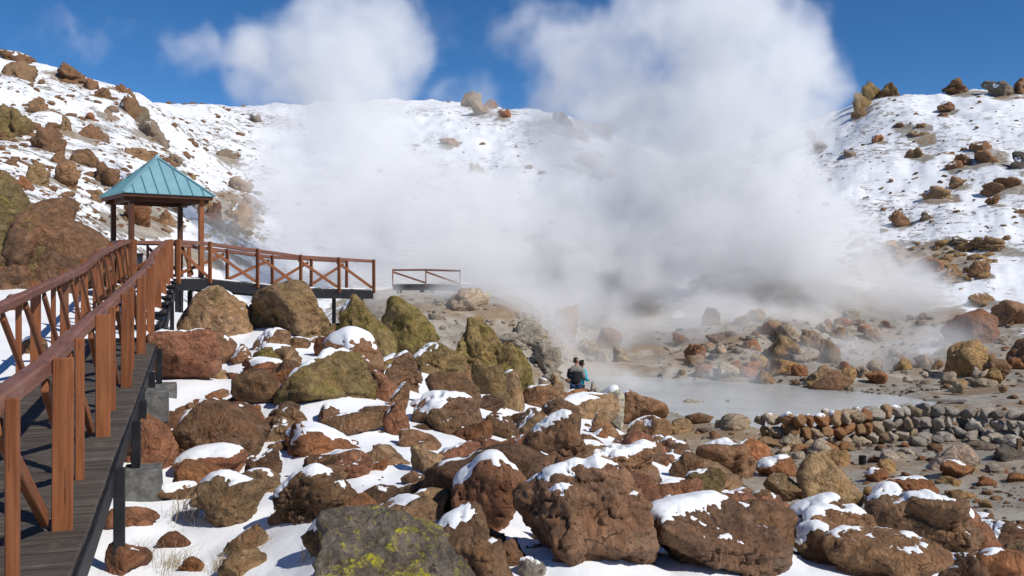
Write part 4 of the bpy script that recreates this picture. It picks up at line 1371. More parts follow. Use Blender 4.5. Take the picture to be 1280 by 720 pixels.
def railing(name, pts, label, wide_first=True, post_step=1.15, h=.95, outward=None, braces='\\', rail_mat=M_RAILTOP, group=None, alternate=True, post_hang=.12):
    """a timber railing along deck points pts (Vectors on the deck level): posts, rails between them and one diagonal per bay.
    outward: unit vector pointing off the deck"""
    r = empty(name, pts[0], label, 'railing', group)
    n = len(pts)
    up = Vector((0, 0, 1))
    for k, p in enumerate(pts):
        a = pts[max(k - 1, 0)]
        b = pts[min(k + 1, n - 1)]
        t = Vector((b.x - a.x, b.y - a.y, 0)).normalized()
        s = outward if outward is not None else Vector((t.y, -t.x, 0))
        wide = (k % 2 == 0) == wide_first if alternate else True
        w, d = (.108, .050) if wide else (.054, .058)
        off = s * (.045 + w / 2)
        lean = Vector((random.uniform(-.008, .008), random.uniform(-.008, .008), 0))
        beam('post', p + off - up * post_hang, p + off + lean + up * (h + (.01 if wide else -.02)), w, d, M_RAIL, r, s)
        if k < n - 1:
            q = pts[k + 1]
            beam('handrail', p + up * (h - .045), q + up * (h - .045) + (q - p).normalized() * .004, .095, .095, rail_mat, r, s, bevel=.014)
            if braces:
                in_ = s * .012
                if '\\' in braces:
                    beam('brace', p + in_ + up * (h - .14), q + in_ + up * .06, .040, .085, M_RAIL, r, s)
                if '/' in braces:
                    beam('brace', p - s * .03 + up * .06, q - s * .03 + up * (h - .14), .035, .085, M_RAIL, r, s)
    return r


yr = [1.6, 2.8, 4.0, 5.2, 6.15, 7.3, 8.4, 9.5, 10.6, 11.7, 12.8, 13.9, 15.0, 16.1, 17.2, 18.3, 19.4, 20.5, 21.6, 22.6]
railing('ramp_railing', [dp(y, .185) for y in yr], 'right-hand red wooden railing of the plank ramp, the one closest to the boulders', wide_first=False, outward=RV, group='red wooden railings')
yl = [2.0, 3.2, 4.4, 5.6, 6.7, 7.8, 8.8, 9.9, 11.0, 12.1, 13.2, 14.3, 15.4, 16.5, 17.6, 18.7, 19.8, 20.9, 22.0, 23.0]
railing('ramp_railing', [dp(y, DW + .03) for y in yl], 'left-hand red wooden railing of the plank ramp, beside the huge olive boulder', wide_first=True, outward=-RV, group='red wooden railings')

# landing and the walkway leaving to the right
E1 = Vector((math.cos(math.radians(37)), math.sin(math.radians(37)), 0))
E2 = Vector((-E1.y, E1.x, 0))
GC = Vector((-9.645, 25.10, -.14))
LAND = [dp(22.6, 0, -.16), Vector((-7.94, 24.05, -.17)), Vector((-6.2, 26.8, -.46)), Vector((-4.5, 29.6, -.56))]


def walkway(name, front, width, label, category='boardwalk', nplank=0, support=True, snow=True):
    """decking between the front edge points and the same edge moved back by width"""
    w = empty(name, front[0], label, category)
    back = []
    for k, p in enumerate(front):
        a, b = front[max(k - 1, 0)], front[min(k + 1, len(front) - 1)]
        t = Vector((b.x - a.x, b.y - a.y, 0)).normalized()
        back.append(p + Vector((-t.y, t.x, 0)) * width)
    for k in range(len(front) - 1):
        a, b, c, d = front[k], front[k + 1], back[k + 1], back[k]
        L = (b - a).length
        m = max(2, int(L / .15))
        for i in range(m):
            f0, f1 = i / m + .004, (i + 1) / m - .004
            q = [a.lerp(b, f0), a.lerp(b, f1), d.lerp(c, f1), d.lerp(c, f0)]
            bm = bmesh.new()
            lo = [bm.verts.new(v - w.location + Vector((0, 0, -.036))) for v in q]
            hi = [bm.verts.new(v - w.location) for v in q]
            bm.faces.new(hi)
            bm.faces.new(lo[::-1])
            for j in range(4):
                bm.faces.new((lo[j], lo[(j + 1) % 4], hi[(j + 1) % 4], hi[j]))
            obj('plank', bm_mesh('plank', bm, M_PLANK), w)
        for e0, e1 in ((a, b), (d, c)):
            t = (e1 - e0).normalized()
            s = Vector((t.y, -t.x, 0))
            beam('edge_beam', e0 + s * .03 + Vector((0, 0, -.17)), e1 + s * .03 + Vector((0, 0, -.17)) + t * .02, .06, .26, M_BLACK, w, s)
        if snow:
            nx_, ny_ = max(8, int(L / .08)), 14
            fx, fy = np.meshgrid(np.linspace(0, 1, nx_), np.linspace(0, 1, ny_), indexing='ij')
            P = np.zeros((nx_, ny_, 3))
            for ax in range(3):
                P[..., ax] = (a[ax] * (1 - fx) + b[ax] * fx) * (1 - fy) + (d[ax] * (1 - fx) + c[ax] * fx) * fy - w.location[ax]
            nn = fbm(np.stack([P[..., 0].ravel() * 2.2 + k * 5, P[..., 1].ravel() * 2.2, P[..., 0].ravel() * 0], 1), 3).reshape(fx.shape)
            ed = np.minimum(np.minimum(fx, 1 - fx) * 4, np.minimum(fy, 1 - fy) * 3)
            P[..., 2] += .05 * smooth01((ed + nn * .9 - .05) / .4) - .012
            ii = np.arange(nx_ * ny_).reshape(nx_, ny_)
            FF = np.stack([ii[:-1, :-1], ii[1:, :-1], ii[1:, 1:], ii[:-1, 1:]], -1).reshape(-1, 4)
            obj('snow_patch', np_mesh('snow_patch', P.reshape(-1, 3), FF, M_SNOW), w)
        if support:
            for f in (.15, .85):
                for e in (a.lerp(b, f), d.lerp(c, f)):
                    g = gz(e.x, e.y) - .3
                    if g < e.z - .35:
                        beam('support_post', (e.x, e.y, g), (e.x, e.y, e.z - .30), .11, .11, M_BLACK, w)
    return w, back


ww, backp = walkway('boardwalk', LAND, 1.15, 'snow-dusted boardwalk on a black beam running from the gazebo into the steam')


def subdiv(pts, step):
    out = []
    for a, b in zip(pts[:-1], pts[1:]):
        n = max(1, round((b - a).length / step))
        out += [a.lerp(b, i / n) for i in range(n)]
    return out + [pts[-1]]


railing('walkway_railing', subdiv(LAND, 1.5), 'red railing along the front of the boardwalk above the boulders, right of the ramp', outward=None, group='red wooden railings', braces='\\', alternate=False)
railing('walkway_railing', subdiv(backp[1:], 1.5), 'red railing along the far side of the boardwalk, in front of the steam', outward=None, group='red wooden railings', braces='/', alternate=False)
e0, e1 = LAND[-1], backp[-1]
# the walkway goes on through the steam
FAR = [LAND[-1] + Vector((-.2, 1.3, 0)), Vector((-5.6, 40, -.62)), Vector((-5.95, 46.2, -.62)), Vector((-4.3, 46.2, -.61)), Vector((-2.6, 46.2, -.66)), Vector((-0.6, 45.6, -.6)), Vector((0.95, 45, -.55)), Vector((2.2, 44.6, -.55))]
walkway('distant_boardwalk', FAR[2:5], 1.2, 'distant boardwalk half lost in the steam behind the lichen boulders', snow=False)
railing('distant_railing', subdiv(FAR[2:5], 1.15), 'orange-looking distant railing floating in the steam above the lichen boulders', group='red wooden railings', alternate=False, h=.76)

# ------------------------------------------------------------------ gazebo
gaz = empty('gazebo', GC, 'open wooden gazebo with a teal pyramid sheet roof at the top of the ramp', 'gazebo')
A = 1.145
EZ, AZ = 2.03, 3.12


def gp(a, b, z):
    return GC.xy.to_3d() + E1 * a + E2 * b + Vector((0, 0, z))


# floor boards
for i in range(14):
    c = -1.05 + i * .155
    beam('floor_board', gp(-1.12, c, -.16), gp(1.12, c, -.16), .146, .04, M_PLANK, gaz, E2)
for s in (-1, 1):
    beam('floor_beam', gp(-1.12, s * 1.06, -.31), gp(1.12, s * 1.06, -.31), .08, .24, M_BLACK, gaz, E2)
    beam('floor_beam', gp(s * 1.06, -1.01, -.31), gp(s * 1.06, 1.01, -.31), .08, .236, M_BLACK, gaz, E1)
for sa in (-1, 1):
    for sb in (-1, 1):
        b = gp(sa * .9, sb * .9, -.14)
        beam('post', b, gp(sa * .9, sb * .9, EZ - .05), .125, .125, M_DARKWOOD if not (sa == 1 and sb == -1) else M_RAIL, gaz, E1, 'post with its sunlit red put into the wood colour' if sa == 1 and sb == -1 else None)  # one post gets redder wood: the sunlight on it is put into its colour
        g = gz(b.x, b.y) - .3
        beam('support_post', (b.x, b.y, g), (b.x, b.y, -.18), .14, .14, M_BLACK, gaz, E1)
for s in (-1, 1):
    beam('eave_beam', gp(-1.10, s * .9, EZ - .12), gp(1.10, s * .9, EZ - .12), .06, .14, M_DARKWOOD, gaz, E2)
    beam('eave_beam', gp(s * .9, -.86, EZ - .121), gp(s * .9, .86, EZ - .121), .06, .138, M_DARKWOOD, gaz, E1)
    beam('fascia', gp(-A, s * (A - .02), EZ - .05), gp(A, s * (A - .02), EZ - .05), .03, .10, M_DARKWOOD, gaz, E2)
    beam('fascia', gp(s * (A - .02), -A + .04, EZ - .051), gp(s * (A - .02), A - .04, EZ - .051), .03, .098, M_DARKWOOD, gaz, E1)
# soffit boards
bm = bmesh.new()
vs = [bm.verts.new(gp(a, b, EZ - .02) - GC) for a, b in ((-A + .03, -A + .03), (A - .03, -A + .03), (A - .03, A - .03), (-A + .03, A - .03))]
bm.faces.new(vs[::-1])
obj('soffit', bm_mesh('soffit', bm, M_DARKWOOD), gaz)
# four roof sheets with thickness, standing seams, hip caps
AO = A + .04
tip = gp(0, 0, AZ)
cor = [gp(a, b, EZ) for a, b in ((-AO, -AO), (AO, -AO), (AO, AO), (-AO, AO))]
for k in range(4):
    a, b = cor[k], cor[(k + 1) % 4]
    nrm = (b - a).cross(tip - a).normalized()
    bm = bmesh.new()
    top = [bm.verts.new(v - GC) for v in (a, b, tip)]
    low = [bm.verts.new(v - nrm * .02 - GC) for v in (a, b, tip)]
    bm.faces.new(top)
    bm.faces.new(low[::-1])
    for j in range(3):
        bm.faces.new((low[j], low[(j + 1) % 3], top[(j + 1) % 3], top[j]))
    sheet = obj('roof_sheet', bm_mesh('roof_sheet', bm, M_ROOF), gaz)
    ns = 8
    for i in range(1, ns):
        f = i / ns
        p0 = a.lerp(b, f)
        g_ = 1 - abs(2 * f - 1)
        mid = (a + b) / 2
        p1 = p0 + (tip - mid) * g_ * .985
        if (p1 - p0).length < .08:
            continue
        o = beam('seam', p0 + nrm * .012 - GC, p1 + nrm * .012 - GC, .022, .03, M_SEAM, None, (b - a).normalized(), bevel=.004)
        o.parent = sheet
    o = beam('hip_cap', a + Vector((0, 0, .012)), tip + Vector((0, 0, .012)), .10, .03, M_ROOF, gaz, (nrm + (cor[k - 1] - a)).normalized(), bevel=.008)
bm = bmesh.new()
bmesh.ops.create_cone(bm, segments=4, radius1=.11, radius2=.0, depth=.12, cap_ends=True)
o = obj('roof_tip', bm_mesh('roof_tip', bm, M_ROOF), gaz)
o.location = tip - GC + Vector((0, 0, .03))
o.rotation_euler = (0, 0, math.radians(37 + 45))
# its own railings on the two rear sides
gr = [gp(-1.0, -.75, -.14), gp(-1.0, .0, -.14), gp(-1.0, .98, -.14), gp(0, .98, -.14), gp(1.0, .98, -.14), gp(1.0, .1, -.14)]
railing('gazebo_railing', gr, 'dark red railing round the back of the gazebo floor', outward=None, group='red wooden railings', alternate=False, braces='\\', h=.98, post_hang=.02)
railing('landing_railing', [dp(23.0, DW, -.16), gp(-1.0, -1.0, -.14), gp(0.0, -1.02, -.14)], 'short red railing between the left ramp railing and the gazebo front', outward=None, group='red wooden railings', alternate=False, braces='/')
# dark litter bin under the gazebo roof
bm = bmesh.new()
bmesh.ops.create_cone(bm, segments=20, radius1=.17, radius2=.21, depth=.62, cap_ends=True)
top = [f for f in bm.faces if f.normal.z > .9]
bmesh.ops.inset_region(bm, faces=top, thickness=.02)
bmesh.ops.translate(bm, verts=list({v for f in top for v in f.verts}), vec=(0, 0, -.05))
M_BIN = mat_plain('dark_navy_plastic', (.018, .022, .036), .45, 0, .4, 6)
bin_ = obj('litter_bin', bm_mesh('litter_bin', bm, M_BIN, True))
bin_.location = gp(-.62, -.15, .175)
tag(bin_, 'dark navy litter bin standing on the gazebo floor', 'litter bin')
bm = bmesh.new()
bmesh.ops.create_cone(bm, segments=20, radius1=.222, radius2=.222, depth=.05, cap_ends=False)
ob = obj('rim', bm_mesh('rim', bm, M_BLACK), bin_)
ob.location = (0, 0, .30)

# ------------------------------------------------------------------ dry stone wall by the pool
WALL = [(944, 560, 518), (1000, 566, 519), (1050, 565, 518), (1100, 560, 510), (1150, 556, 506), (1190, 556, 508), (1235, 559, 512), (1295, 565, 517)]
wp = []
for u, vb, vt in WALL:
    x, y = on_plane(u, vb, -5.08)
    wp.append((x, y, (VH - vt) * y / FPX))
wall = empty('dry_stone_wall', (wp[3][0], wp[3][1], -5.1), 'long dry stone wall of tan and grey stones between pool and mud flat', 'wall')
wrng = np.random.default_rng(31)
protos = []
for k in range(14):
    V, F, E, deg, off = rock_shape(np.random.default_rng(900 + k), 3, (1, 1, 1), .45)
    m_ = np_mesh('stone', V, F, M_ROCK)
    sn = snow_shape(V, F, E, deg, off, .72, .22)
    protos.append((m_, np_mesh('snow_cap', sn[0], sn[1], M_SNOW) if sn is not None else None))
seg = [0]
for a, b in zip(wp[:-1], wp[1:]):
    seg.append(seg[-1] + math.hypot(b[0] - a[0], b[1] - a[1]))


def wall_at(s):
    return tuple(float(np.interp(s, seg, [w[k] for w in wp])) for k in range(3))


TL = [(.42, .29, .17), (.38, .23, .12), (.46, .37, .26), (.34, .26, .17), (.50, .43, .33), (.40, .21, .10)]
TR = [(.50, .48, .44), (.38, .365, .335), (.58, .56, .52), (.44, .42, .37), (.28, .27, .255), (.50, .46, .39)]


def wall_stone(x, y, z, w, d, h, frac, snow):
    k = int(wrng.integers(len(protos)))
    o = bpy.data.objects.new('stone', protos[k][0])
    COL.objects.link(o)
    o.parent = wall
    o.location = Vector((x, y, z)) - wall.location
    o.scale = (w / 2 * 1.06, d / 2, h / 2 * 1.12)
    o.rotation_euler = (float(wrng.uniform(-.12, .12)), float(wrng.uniform(-.14, .14)), float(wrng.uniform(-.3, .3)))
    c = 1.65 * np.array((TL if wrng.random() > smooth01((frac - .15) / .65) else TR)[int(wrng.integers(6))]) * wrng.uniform(.8, 1.2)
    o.color = (*c, 0.05)
    if snow and protos[k][1]:
        s = bpy.data.objects.new('snow_cap', protos[k][1])
        COL.objects.link(s)
        s.parent = o


rows = 3
for r in range(rows):
    s = .02 + (r % 2) * .16
    while s < seg[-1] - .1:
        w = float(wrng.uniform(.26, .52))
        x, y, zt = wall_at(s + w / 2)
        fr = s / seg[-1]
        g = gz(x, y)
        H = (zt - g) / rows
        h = H * wrng.uniform(.85, 1.25)
        z = g + H * (r + .5) + wrng.uniform(-.03, .03)
        dep = wrng.uniform(.40, .6)
        yy_ = y + r * .06 + wrng.uniform(-.06, .06)
        if not (fr > .62 and wrng.random() < .05):
            wall_stone(x, yy_, z, w, dep, h, fr, r == rows - 1 and fr < .52 and wrng.random() < .75)
            if wrng.random() < .6:
                wall_stone(x, yy_ + .45, z - .03, w * 1.1, dep, h, fr, r == rows - 1 and fr < .52 and wrng.random() < .5)
        s += w * .96
# tumbled stones heaped along the foot of the grey end
for k in range(22):
    fr = wrng.uniform(.55, 1.0)
    x, y, zt = wall_at(fr * seg[-1])
    w = wrng.uniform(.25, .55)
    yy_ = y - wrng.uniform(.3, .9)
    wall_stone(x, yy_, gz(x, yy_) + .10, w, w * .9, w * .6, 1.0, False)
for k in range(12):
    fr = wrng.uniform(.0, .3)
    x, y, zt = wall_at(fr * seg[-1])
    w = wrng.uniform(.3, .55)
    yy_ = y - wrng.uniform(.25, .8)
    wall_stone(x, yy_, gz(x, yy_) + .10, w, w * .9, w * .65, 0.0, False)

# small things on the mud flat
x, y, z = hit(1078, 580, 15)
bm = bmesh.new()
bmesh.ops.create_cone(bm, segments=16, radius1=.085, radius2=.095, depth=.24, cap_ends=True)
top = [f for f in bm.faces if f.normal.z > .9]
bmesh.ops.inset_region(bm, faces=top, thickness=.015)
bmesh.ops.translate(bm, verts=list({v for f in top for v in f.verts}), vec=(0, 0, -.03))
o = obj('pipe_stub', bm_mesh('pipe_stub', bm, M_BLACK, False))
o.location = (x, y, gz(x, y) + .10)
tag(o, 'short black pipe stub standing alone on the mud flat before the wall', 'pipe')
x, y, z = hit(1254, 570, 15)
o = beam('wooden_stake', (x, y - .75, gz(x, y - .75) - .2), (x + .01, y - .74, gz(x, y - .75) + .55), .11, .08, mat_wood('stake_wood', (.16, .09, .045), (.26, .16, .08)), None, (1, 0, 0))
tag(o, 'short wooden stake in front of the grey end of the stone wall', 'stake')
x, y = on_plane(1180, 507, -5.0)
M_SLABW = mat_wood('bleached_board_wood', (.20, .18, .15), (.33, .30, .26), .8)
o = beam('bench_plank', (x - .75, y, gz(x, y) + .16), (x + .75, y - .12, gz(x, y) + .15), .30, .09, M_SLABW, None, (0, 1, 0))
tag(o, 'weathered low plank lying by the pool edge beyond the wall', 'plank')

# ------------------------------------------------------------------ people by the pool


def skin_obj(name, verts, edges, radii, mat, parent, sub=2, mw=None):
    me = bpy.data.meshes.new(name)
    me.from_pydata(verts, edges, [])
    me.materials.append(mat)
    o = obj(name, me, parent)
    sm = o.modifiers.new('skin', 'SKIN')
    sm.use_smooth_shade = True
    for k, r in enumerate(radii):
        rr_ = r if isinstance(r, tuple) else (r, r)
        me.skin_vertices[0].data[k].radius = rr_
    me.skin_vertices[0].data[0].use_root = True
    ss = o.modifiers.new('subd', 'SUBSURF')
    ss.levels = ss.render_levels = sub
    if mw is not None:
        o.matrix_local = mw
    return o


M_SKIN = mat_plain('warm_skin', (.36, .19, .12), .6, 0, .06, 10, .001)
M_HAIR = mat_plain('black_hair', (.016, .012, .010), .5, 0, .4, 40, .004)
M_EYE = mat_plain('dark_eye', (.02, .015, .012), .3)
M_LIP = mat_plain('lip', (.30, .11, .09), .5)
M_JEAN = mat_plain('blue_denim', (.028, .058, .13), .85, 0, .25, 30, .003)
M_SHOE = mat_plain('dark_shoe', (.03, .027, .025), .6)
M_JBLACK = mat_plain('black_fleece', (.017, .018, .021), .9, 0, .3, 40, .004)
M_JGREY = mat_plain('taupe_fleece', (.25, .225, .19), .9, 0, .2, 40, .004)
M_TURQ = mat_plain('turquoise_jacket', (.02, .42, .52), .6, 0, .15, 12, .004)
M_DTROUS = mat_plain('dark_trousers', (.03, .032, .04), .85)


def person(loc, heading, label, scale=1.0, lean=0.0, turn=0.0, jackets=(M_JBLACK, M_JGREY), trousers=M_JEAN, hair_long=False, group=None):
    """standing figure, back to -Y, hands brought together in front; lean bends the trunk forward, turn turns the head"""
    p = empty('person', loc, label, 'person', group)
    p.rotation_euler = (0, 0, heading)
    p.scale = (scale, scale, scale)

    def B(x, y, z):        # bend the trunk about the hips
        if z <= .95:
            return (x, y, z)
        a = lean
        dy, dz_ = y, z - .95
        return (x, dy * math.cos(a) + dz_ * math.sin(a), .95 + dz_ * math.cos(a) - dy * math.sin(a))
    v, e, r = [], [], []

    def add(pt, rad, par=None):
        v.append(B(*pt))
        r.append(rad)
        if par is not None:
            e.append((par, len(v) - 1))
        return len(v) - 1
    pel = add((0, 0, .95), (.112, .082))
    sp = add((0, .0, 1.12), (.100, .070), pel)
    ch = add((0, -.005, 1.28), (.105, .070), sp)
    nb = add((0, -.005, 1.40), (.052, .048), ch)
    nk = add((0, .015, 1.45), .052, nb)
    hd = add((0, .03, 1.53), (.072, .085), nk)
    ht = add((0, .03, 1.60), (.070, .082), hd)
    add((0, .02, 1.645), (.04, .05), ht)
    hand_tips = []
    for s in (-1, 1):
        sh = add((s * .165, -.005, 1.345), .040, ch)
        el = add((s * .235, .02, 1.09), .036, sh)
        wr = add((s * .13, .23, 1.06), .027, el)
        pm = add((s * .095, .295, 1.07), (.036, .018), wr)
        for k in range(4):
            f1 = add((s * (.085 - .004 * k), .335, 1.095 - .021 * k), .0095, pm)
            f2 = add((s * (.062 - .004 * k), .362 - .004 * abs(k - 1.3), 1.093 - .021 * k), .0085, f1)
            add((s * (.040 - .003 * k), .366 - .006 * abs(k - 1.3), 1.09 - .021 * k), .0075, f2)
        t1 = add((s * .075, .275, 1.105), .011, wr)
        add((s * .052, .305, 1.125), .0095, t1)
        hp = add((s * .09, 0, .88), .070, pel)
        kn = add((s * .10, .015, .48), .058, hp)
        an = add((s * .105, -.01, .09), .038, kn)
        bl = add((s * .115, .09, .04), (.042, .03), an)
        add((s * .12, .16, .03), (.035, .022), bl)
    skin_obj('body', v, e, r, M_SKIN, p)
    # face
    c, s_ = math.cos(turn), math.sin(turn)

    def H(x, y, z):
        return B(x * c + (y - .03) * s_, -x * s_ + (y - .03) * c + .03, z)
    skin_obj('nose', [H(0, .10, 1.575), H(0, .135, 1.545), H(0, .115, 1.53)], [(0, 1), (1, 2)], [.010, .014, .012], M_SKIN, p, 1)
    skin_obj('mouth', [H(-.022, .108, 1.505), H(0, .116, 1.505), H(.022, .108, 1.505)], [(0, 1), (1, 2)], [.006, .009, .006], M_LIP, p, 1)
    for s in (-1, 1):
        skin_obj('ear', [H(s * .078, .03, 1.575), H(s * .086, .02, 1.55), H(s * .078, .03, 1.525)], [(0, 1), (1, 2)], [.012, .015, .010], M_SKIN, p, 1)
        skin_obj('eye', [H(s * .030, .104, 1.572), H(s * .030, .110, 1.572)], [(0, 1)], [.011, .010], M_EYE, p, 1)
    # hair: cap over the back of the skull
    hv = [H(0, -.01, 1.50), H(0, -.012, 1.57), H(0, .01, 1.63), H(0, .065, 1.645), H(-.045, .0, 1.58), H(.045, .0, 1.58)]
    he = [(0, 1), (1, 2), (2, 3), (1, 4), (1, 5)]
    hr = [(.070, .06), (.085, .075), (.080, .07), (.06, .035), .055, .055]
    if hair_long:
        hv += [H(0, -.045, 1.42)]
        he += [(0, 6)]
        hr += [(.06, .03)]
    skin_obj('hair', hv, he, hr, M_HAIR, p)
    # jacket: lower and upper colour, sleeves
    jl, ju = jackets
    skin_obj('jacket_body', [B(0, 0, .86), B(0, 0, 1.00), B(0, 0, 1.15), B(0, -.005, 1.32)], [(0, 1), (1, 2), (2, 3)], [(.170, .128), (.172, .13), (.175, .125), (.185, .13)], jl, p)
    skin_obj('jacket_yoke', [B(0, -.005, 1.20), B(0, -.005, 1.32), B(0, .0, 1.405), B(-.17, -.005, 1.355), B(.17, -.005, 1.355)], [(0, 1), (1, 2), (1, 3), (1, 4)], [(.205, .150), (.190, .138), (.080, .080), .084, .084], ju, p)
    for s in (-1, 1):
        sl = skin_obj('sleeve', [B(s * .175, -.005, 1.35), B(s * .245, .02, 1.09), B(s * .145, .21, 1.06)], [(0, 1), (1, 2)], [.076, .062, .045], ju if s > 0 else jl, p)
    tv = [(0, 0, .98), (-.09, 0, .87), (-.10, .012, .48), (-.105, -.005, .10), (.09, 0, .87), (.10, .012, .48), (.105, -.005, .10)]
    skin_obj('trousers', tv, [(0, 1), (1, 2), (2, 3), (0, 4), (4, 5), (5, 6)], [(.16, .122), .108, .078, .060, .108, .078, .060], trousers, p)
    for s in (-1, 1):
        skin_obj('shoe', [(s * .105, -.03, .05), (s * .112, .07, .045), (s * .12, .165, .03)], [(0, 1), (1, 2)], [(.042, .05), (.047, .045), (.042, .03)], M_SHOE, p)
    return p


pa = Vector((1.90, 27.5, 0))
pa.z = gz(pa.x, pa.y) - .02
person(pa, math.radians(-16), 'person in black and taupe fleece and blue jeans, back turned, standing above the pool', 1.0, .10, .7)
pb = Vector((2.04, 27.85, 0))
pb.z = gz(pa.x, pa.y) - .08
person(pb, math.radians(-50), 'person in turquoise jacket mostly hidden behind the one in jeans', .97, .10, -.5, (M_TURQ, M_TURQ), M_DTROUS, True)

# ------------------------------------------------------------------ dry grass in the snow
GR = [(232, 652, 'straw grass tuft bent over the snow beside the split reddish rock', 1.2), (322, 690, 'short pale grass tuft alone in the snow bank at the bottom', .8), (350, 652, 'grass blades at the left foot of the humped boulder', .7),
      (398, 648, 'grass blades at the right foot of the humped boulder', .8), (252, 628, 'straw grass tuft between the cracked boulder and the footing', .9), (210, 586, 'straw grass hanging over the snow under the wide slab', .9),
      (216, 712, 'long thin grass stems at the lower edge of the snow bank', .9), (275, 712, 'sparse grass stems next to the long stems at the lower edge', .7), (390, 700, 'sparse grass against the left side of the yellow-lichened boulder', .6),
      (180, 700, 'sparse grass by the red rock under the deck edge', .7), (258, 664, 'faint grass under the cracked boulder', .7)]
for k, (u, v_, lab, sz) in enumerate(GR):
    x, y, z = hit(u, v_, 4)
    g = np.random.default_rng(70 + k)
    VV, FF = [], []
    for i in range(int(75 * sz)):
        a = g.uniform(0, 6.283)
        L = g.uniform(.14, .40) * sz
        bx, by = g.normal(0, .07 * sz, 2)
        dx, dy = .55 * math.cos(a) + .35, .55 * math.sin(a) - .25
        w = .0022
        n0 = len(VV)
        for t in (0, .35, .7, 1):
            px0 = bx + dx * L * t * t * .9
            py0 = by + dy * L * t * t * .9
            pz0 = L * (t - .35 * t * t)
            ww_ = w * (1 - .8 * t)
            VV += [(px0 - ww_, py0, pz0), (px0 + ww_, py0, pz0)]
        for j in range(3):
            FF.append((n0 + 2 * j, n0 + 2 * j + 1, n0 + 2 * j + 3, n0 + 2 * j + 2))
    o = obj('grass_tuft', np_mesh('grass_tuft', np.array(VV), np.array(FF), M_STRAW, False), None, None, (x, y, gz(x, y) - .01))
    tag(o, lab, 'grass tuft', 'dry grass tufts in the lower snow bank')

# ------------------------------------------------------------------ steam
PX = 56.0 / FPX          # metres per photo pixel at the distance of the vents


def S(u, v, d, ru, rv, rd, amp):
    k = d / FPX
    return ((u - U0) * k, d, (VH - v) * k), (ru * k * 1.28, rd * 1.15, rv * k * 1.28), amp


BLOBS = [
    # right plume, from the pool up
    S(800, 400, 61, 150, 90, 7, .75), S(930, 400, 63, 150, 95, 7, 1.0), S(1070, 400, 62, 125, 75, 6, 1.0), S(1150, 410, 59, 85, 65, 5, .85),
    S(760, 300, 62, 130, 100, 7, .9), S(880, 280, 63, 150, 110, 8, 1.1), S(980, 300, 62, 110, 90, 7, 1.0), S(1030, 340, 62, 90, 80, 6, .7),
    S(850, 190, 63, 130, 90, 8, 1.0), S(930, 150, 63, 110, 100, 8, 1.1), S(960, 70, 63, 85, 80, 7, 1.1), S(910, 20, 63, 75, 60, 7, 1.0),
    S(770, 110, 64, 80, 60, 6, .75), S(720, 140, 64, 85, 65, 6, .78), S(700, 230, 63, 95, 75, 6, .8), S(1000, 120, 63, 45, 55, 5, .7),
    # left plume
    S(450, 335, 56, 140, 75, 7, 1.0), S(380, 280, 52, 90, 70, 6, .9), S(560, 310, 60, 130, 90, 7, 1.1), S(650, 345, 61, 115, 85, 7, 1.05), S(700, 320, 60, 120, 80, 7, .9),
    S(420, 220, 54, 90, 80, 6, .75), S(480, 235, 55, 110, 85, 7, .68), S(590, 250, 56, 110, 80, 7, .62), S(400, 130, 56, 105, 90, 7, .8),
    S(475, 110, 57, 85, 80, 7, .75), S(475, 25, 58, 90, 70, 7, .85), S(380, 45, 58, 80, 60, 6, .75), S(305, 85, 58, 65, 50, 5, .66), S(330, 210, 53, 60, 70, 5, .45),
    S(530, 400, 50, 120, 40, 4, .8), S(555, 384, 42, 150, 32, 4, 1.0), S(690, 400, 42, 70, 40, 3.5, .7), S(620, 350, 43, 45, 30, 3, .85), S(475, 350, 40, 30, 40, 3, .75), S(700, 350, 44, 60, 40, 3, .7), S(640, 405, 52, 80, 50, 5, .70),
    # thin veils: near the gazebo, low over the pool, before the right-hand boulders, high wisps
    S(285, 285, 37, 75, 55, 4, .74), S(800, 405, 50, 170, 50, 4, .80), S(690, 400, 48, 100, 50, 4, .78), S(960, 400, 52, 130, 50, 4, .75), S(1180, 430, 45, 80, 50, 4, .66), S(850, 75, 63, 60, 50, 5, .8), S(160, 165, 60, 40, 40, 4, .62), S(185, 160, 48, 30, 40, 4, .40), S(850, 472, 40, 170, 28, 4, .80), S(1040, 478, 44, 120, 24, 4, .7), S(720, 450, 42, 90, 45, 4, .60), S(960, 430, 54, 140, 50, 4, .7), S(890, 445, 45, 130, 40, 3, .62), S(1070, 445, 46, 100, 45, 3, .64), S(1190, 440, 47, 70, 50, 4, .50), S(1120, 335, 60, 75, 55, 5, .7),
    S(1255, 440, 46, 45, 45, 4, .40), S(650, 40, 59, 80, 50, 5, .64), S(745, 30, 60, 100, 45, 5, .66), S(820, 15, 60, 70, 45, 5, .66), S(600, 130, 58, 50, 40, 5, .6), S(90, 40, 62, 90, 34, 5, .62), S(235, 55, 60, 70, 50, 5, .64), S(640, 190, 72, 100, 60, 5, .6),
]
lo = np.array([min(c[k] - r[k] for c, r, _ in BLOBS) for k in range(3)]) - .8
hi = np.array([max(c[k] + r[k] for c, r, _ in BLOBS) for k in range(3)]) + .8
lo[2] = -5.6
RES = 0.22

m = bpy.data.materials.new('white_steam')
m.use_nodes = True
nt = m.node_tree
nt.nodes.clear()
out = nt.nodes.new('ShaderNodeOutputMaterial')
pv = nt.nodes.new('ShaderNodeVolumePrincipled')
pv.inputs['Color'].default_value = (1, 1, 1, 1)
pv.inputs['Density'].default_value = 1.0
pv.inputs['Anisotropy'].default_value = 0.0
nt.links.new(pv.outputs[0], out.inputs['Volume'])
M_STEAM = m

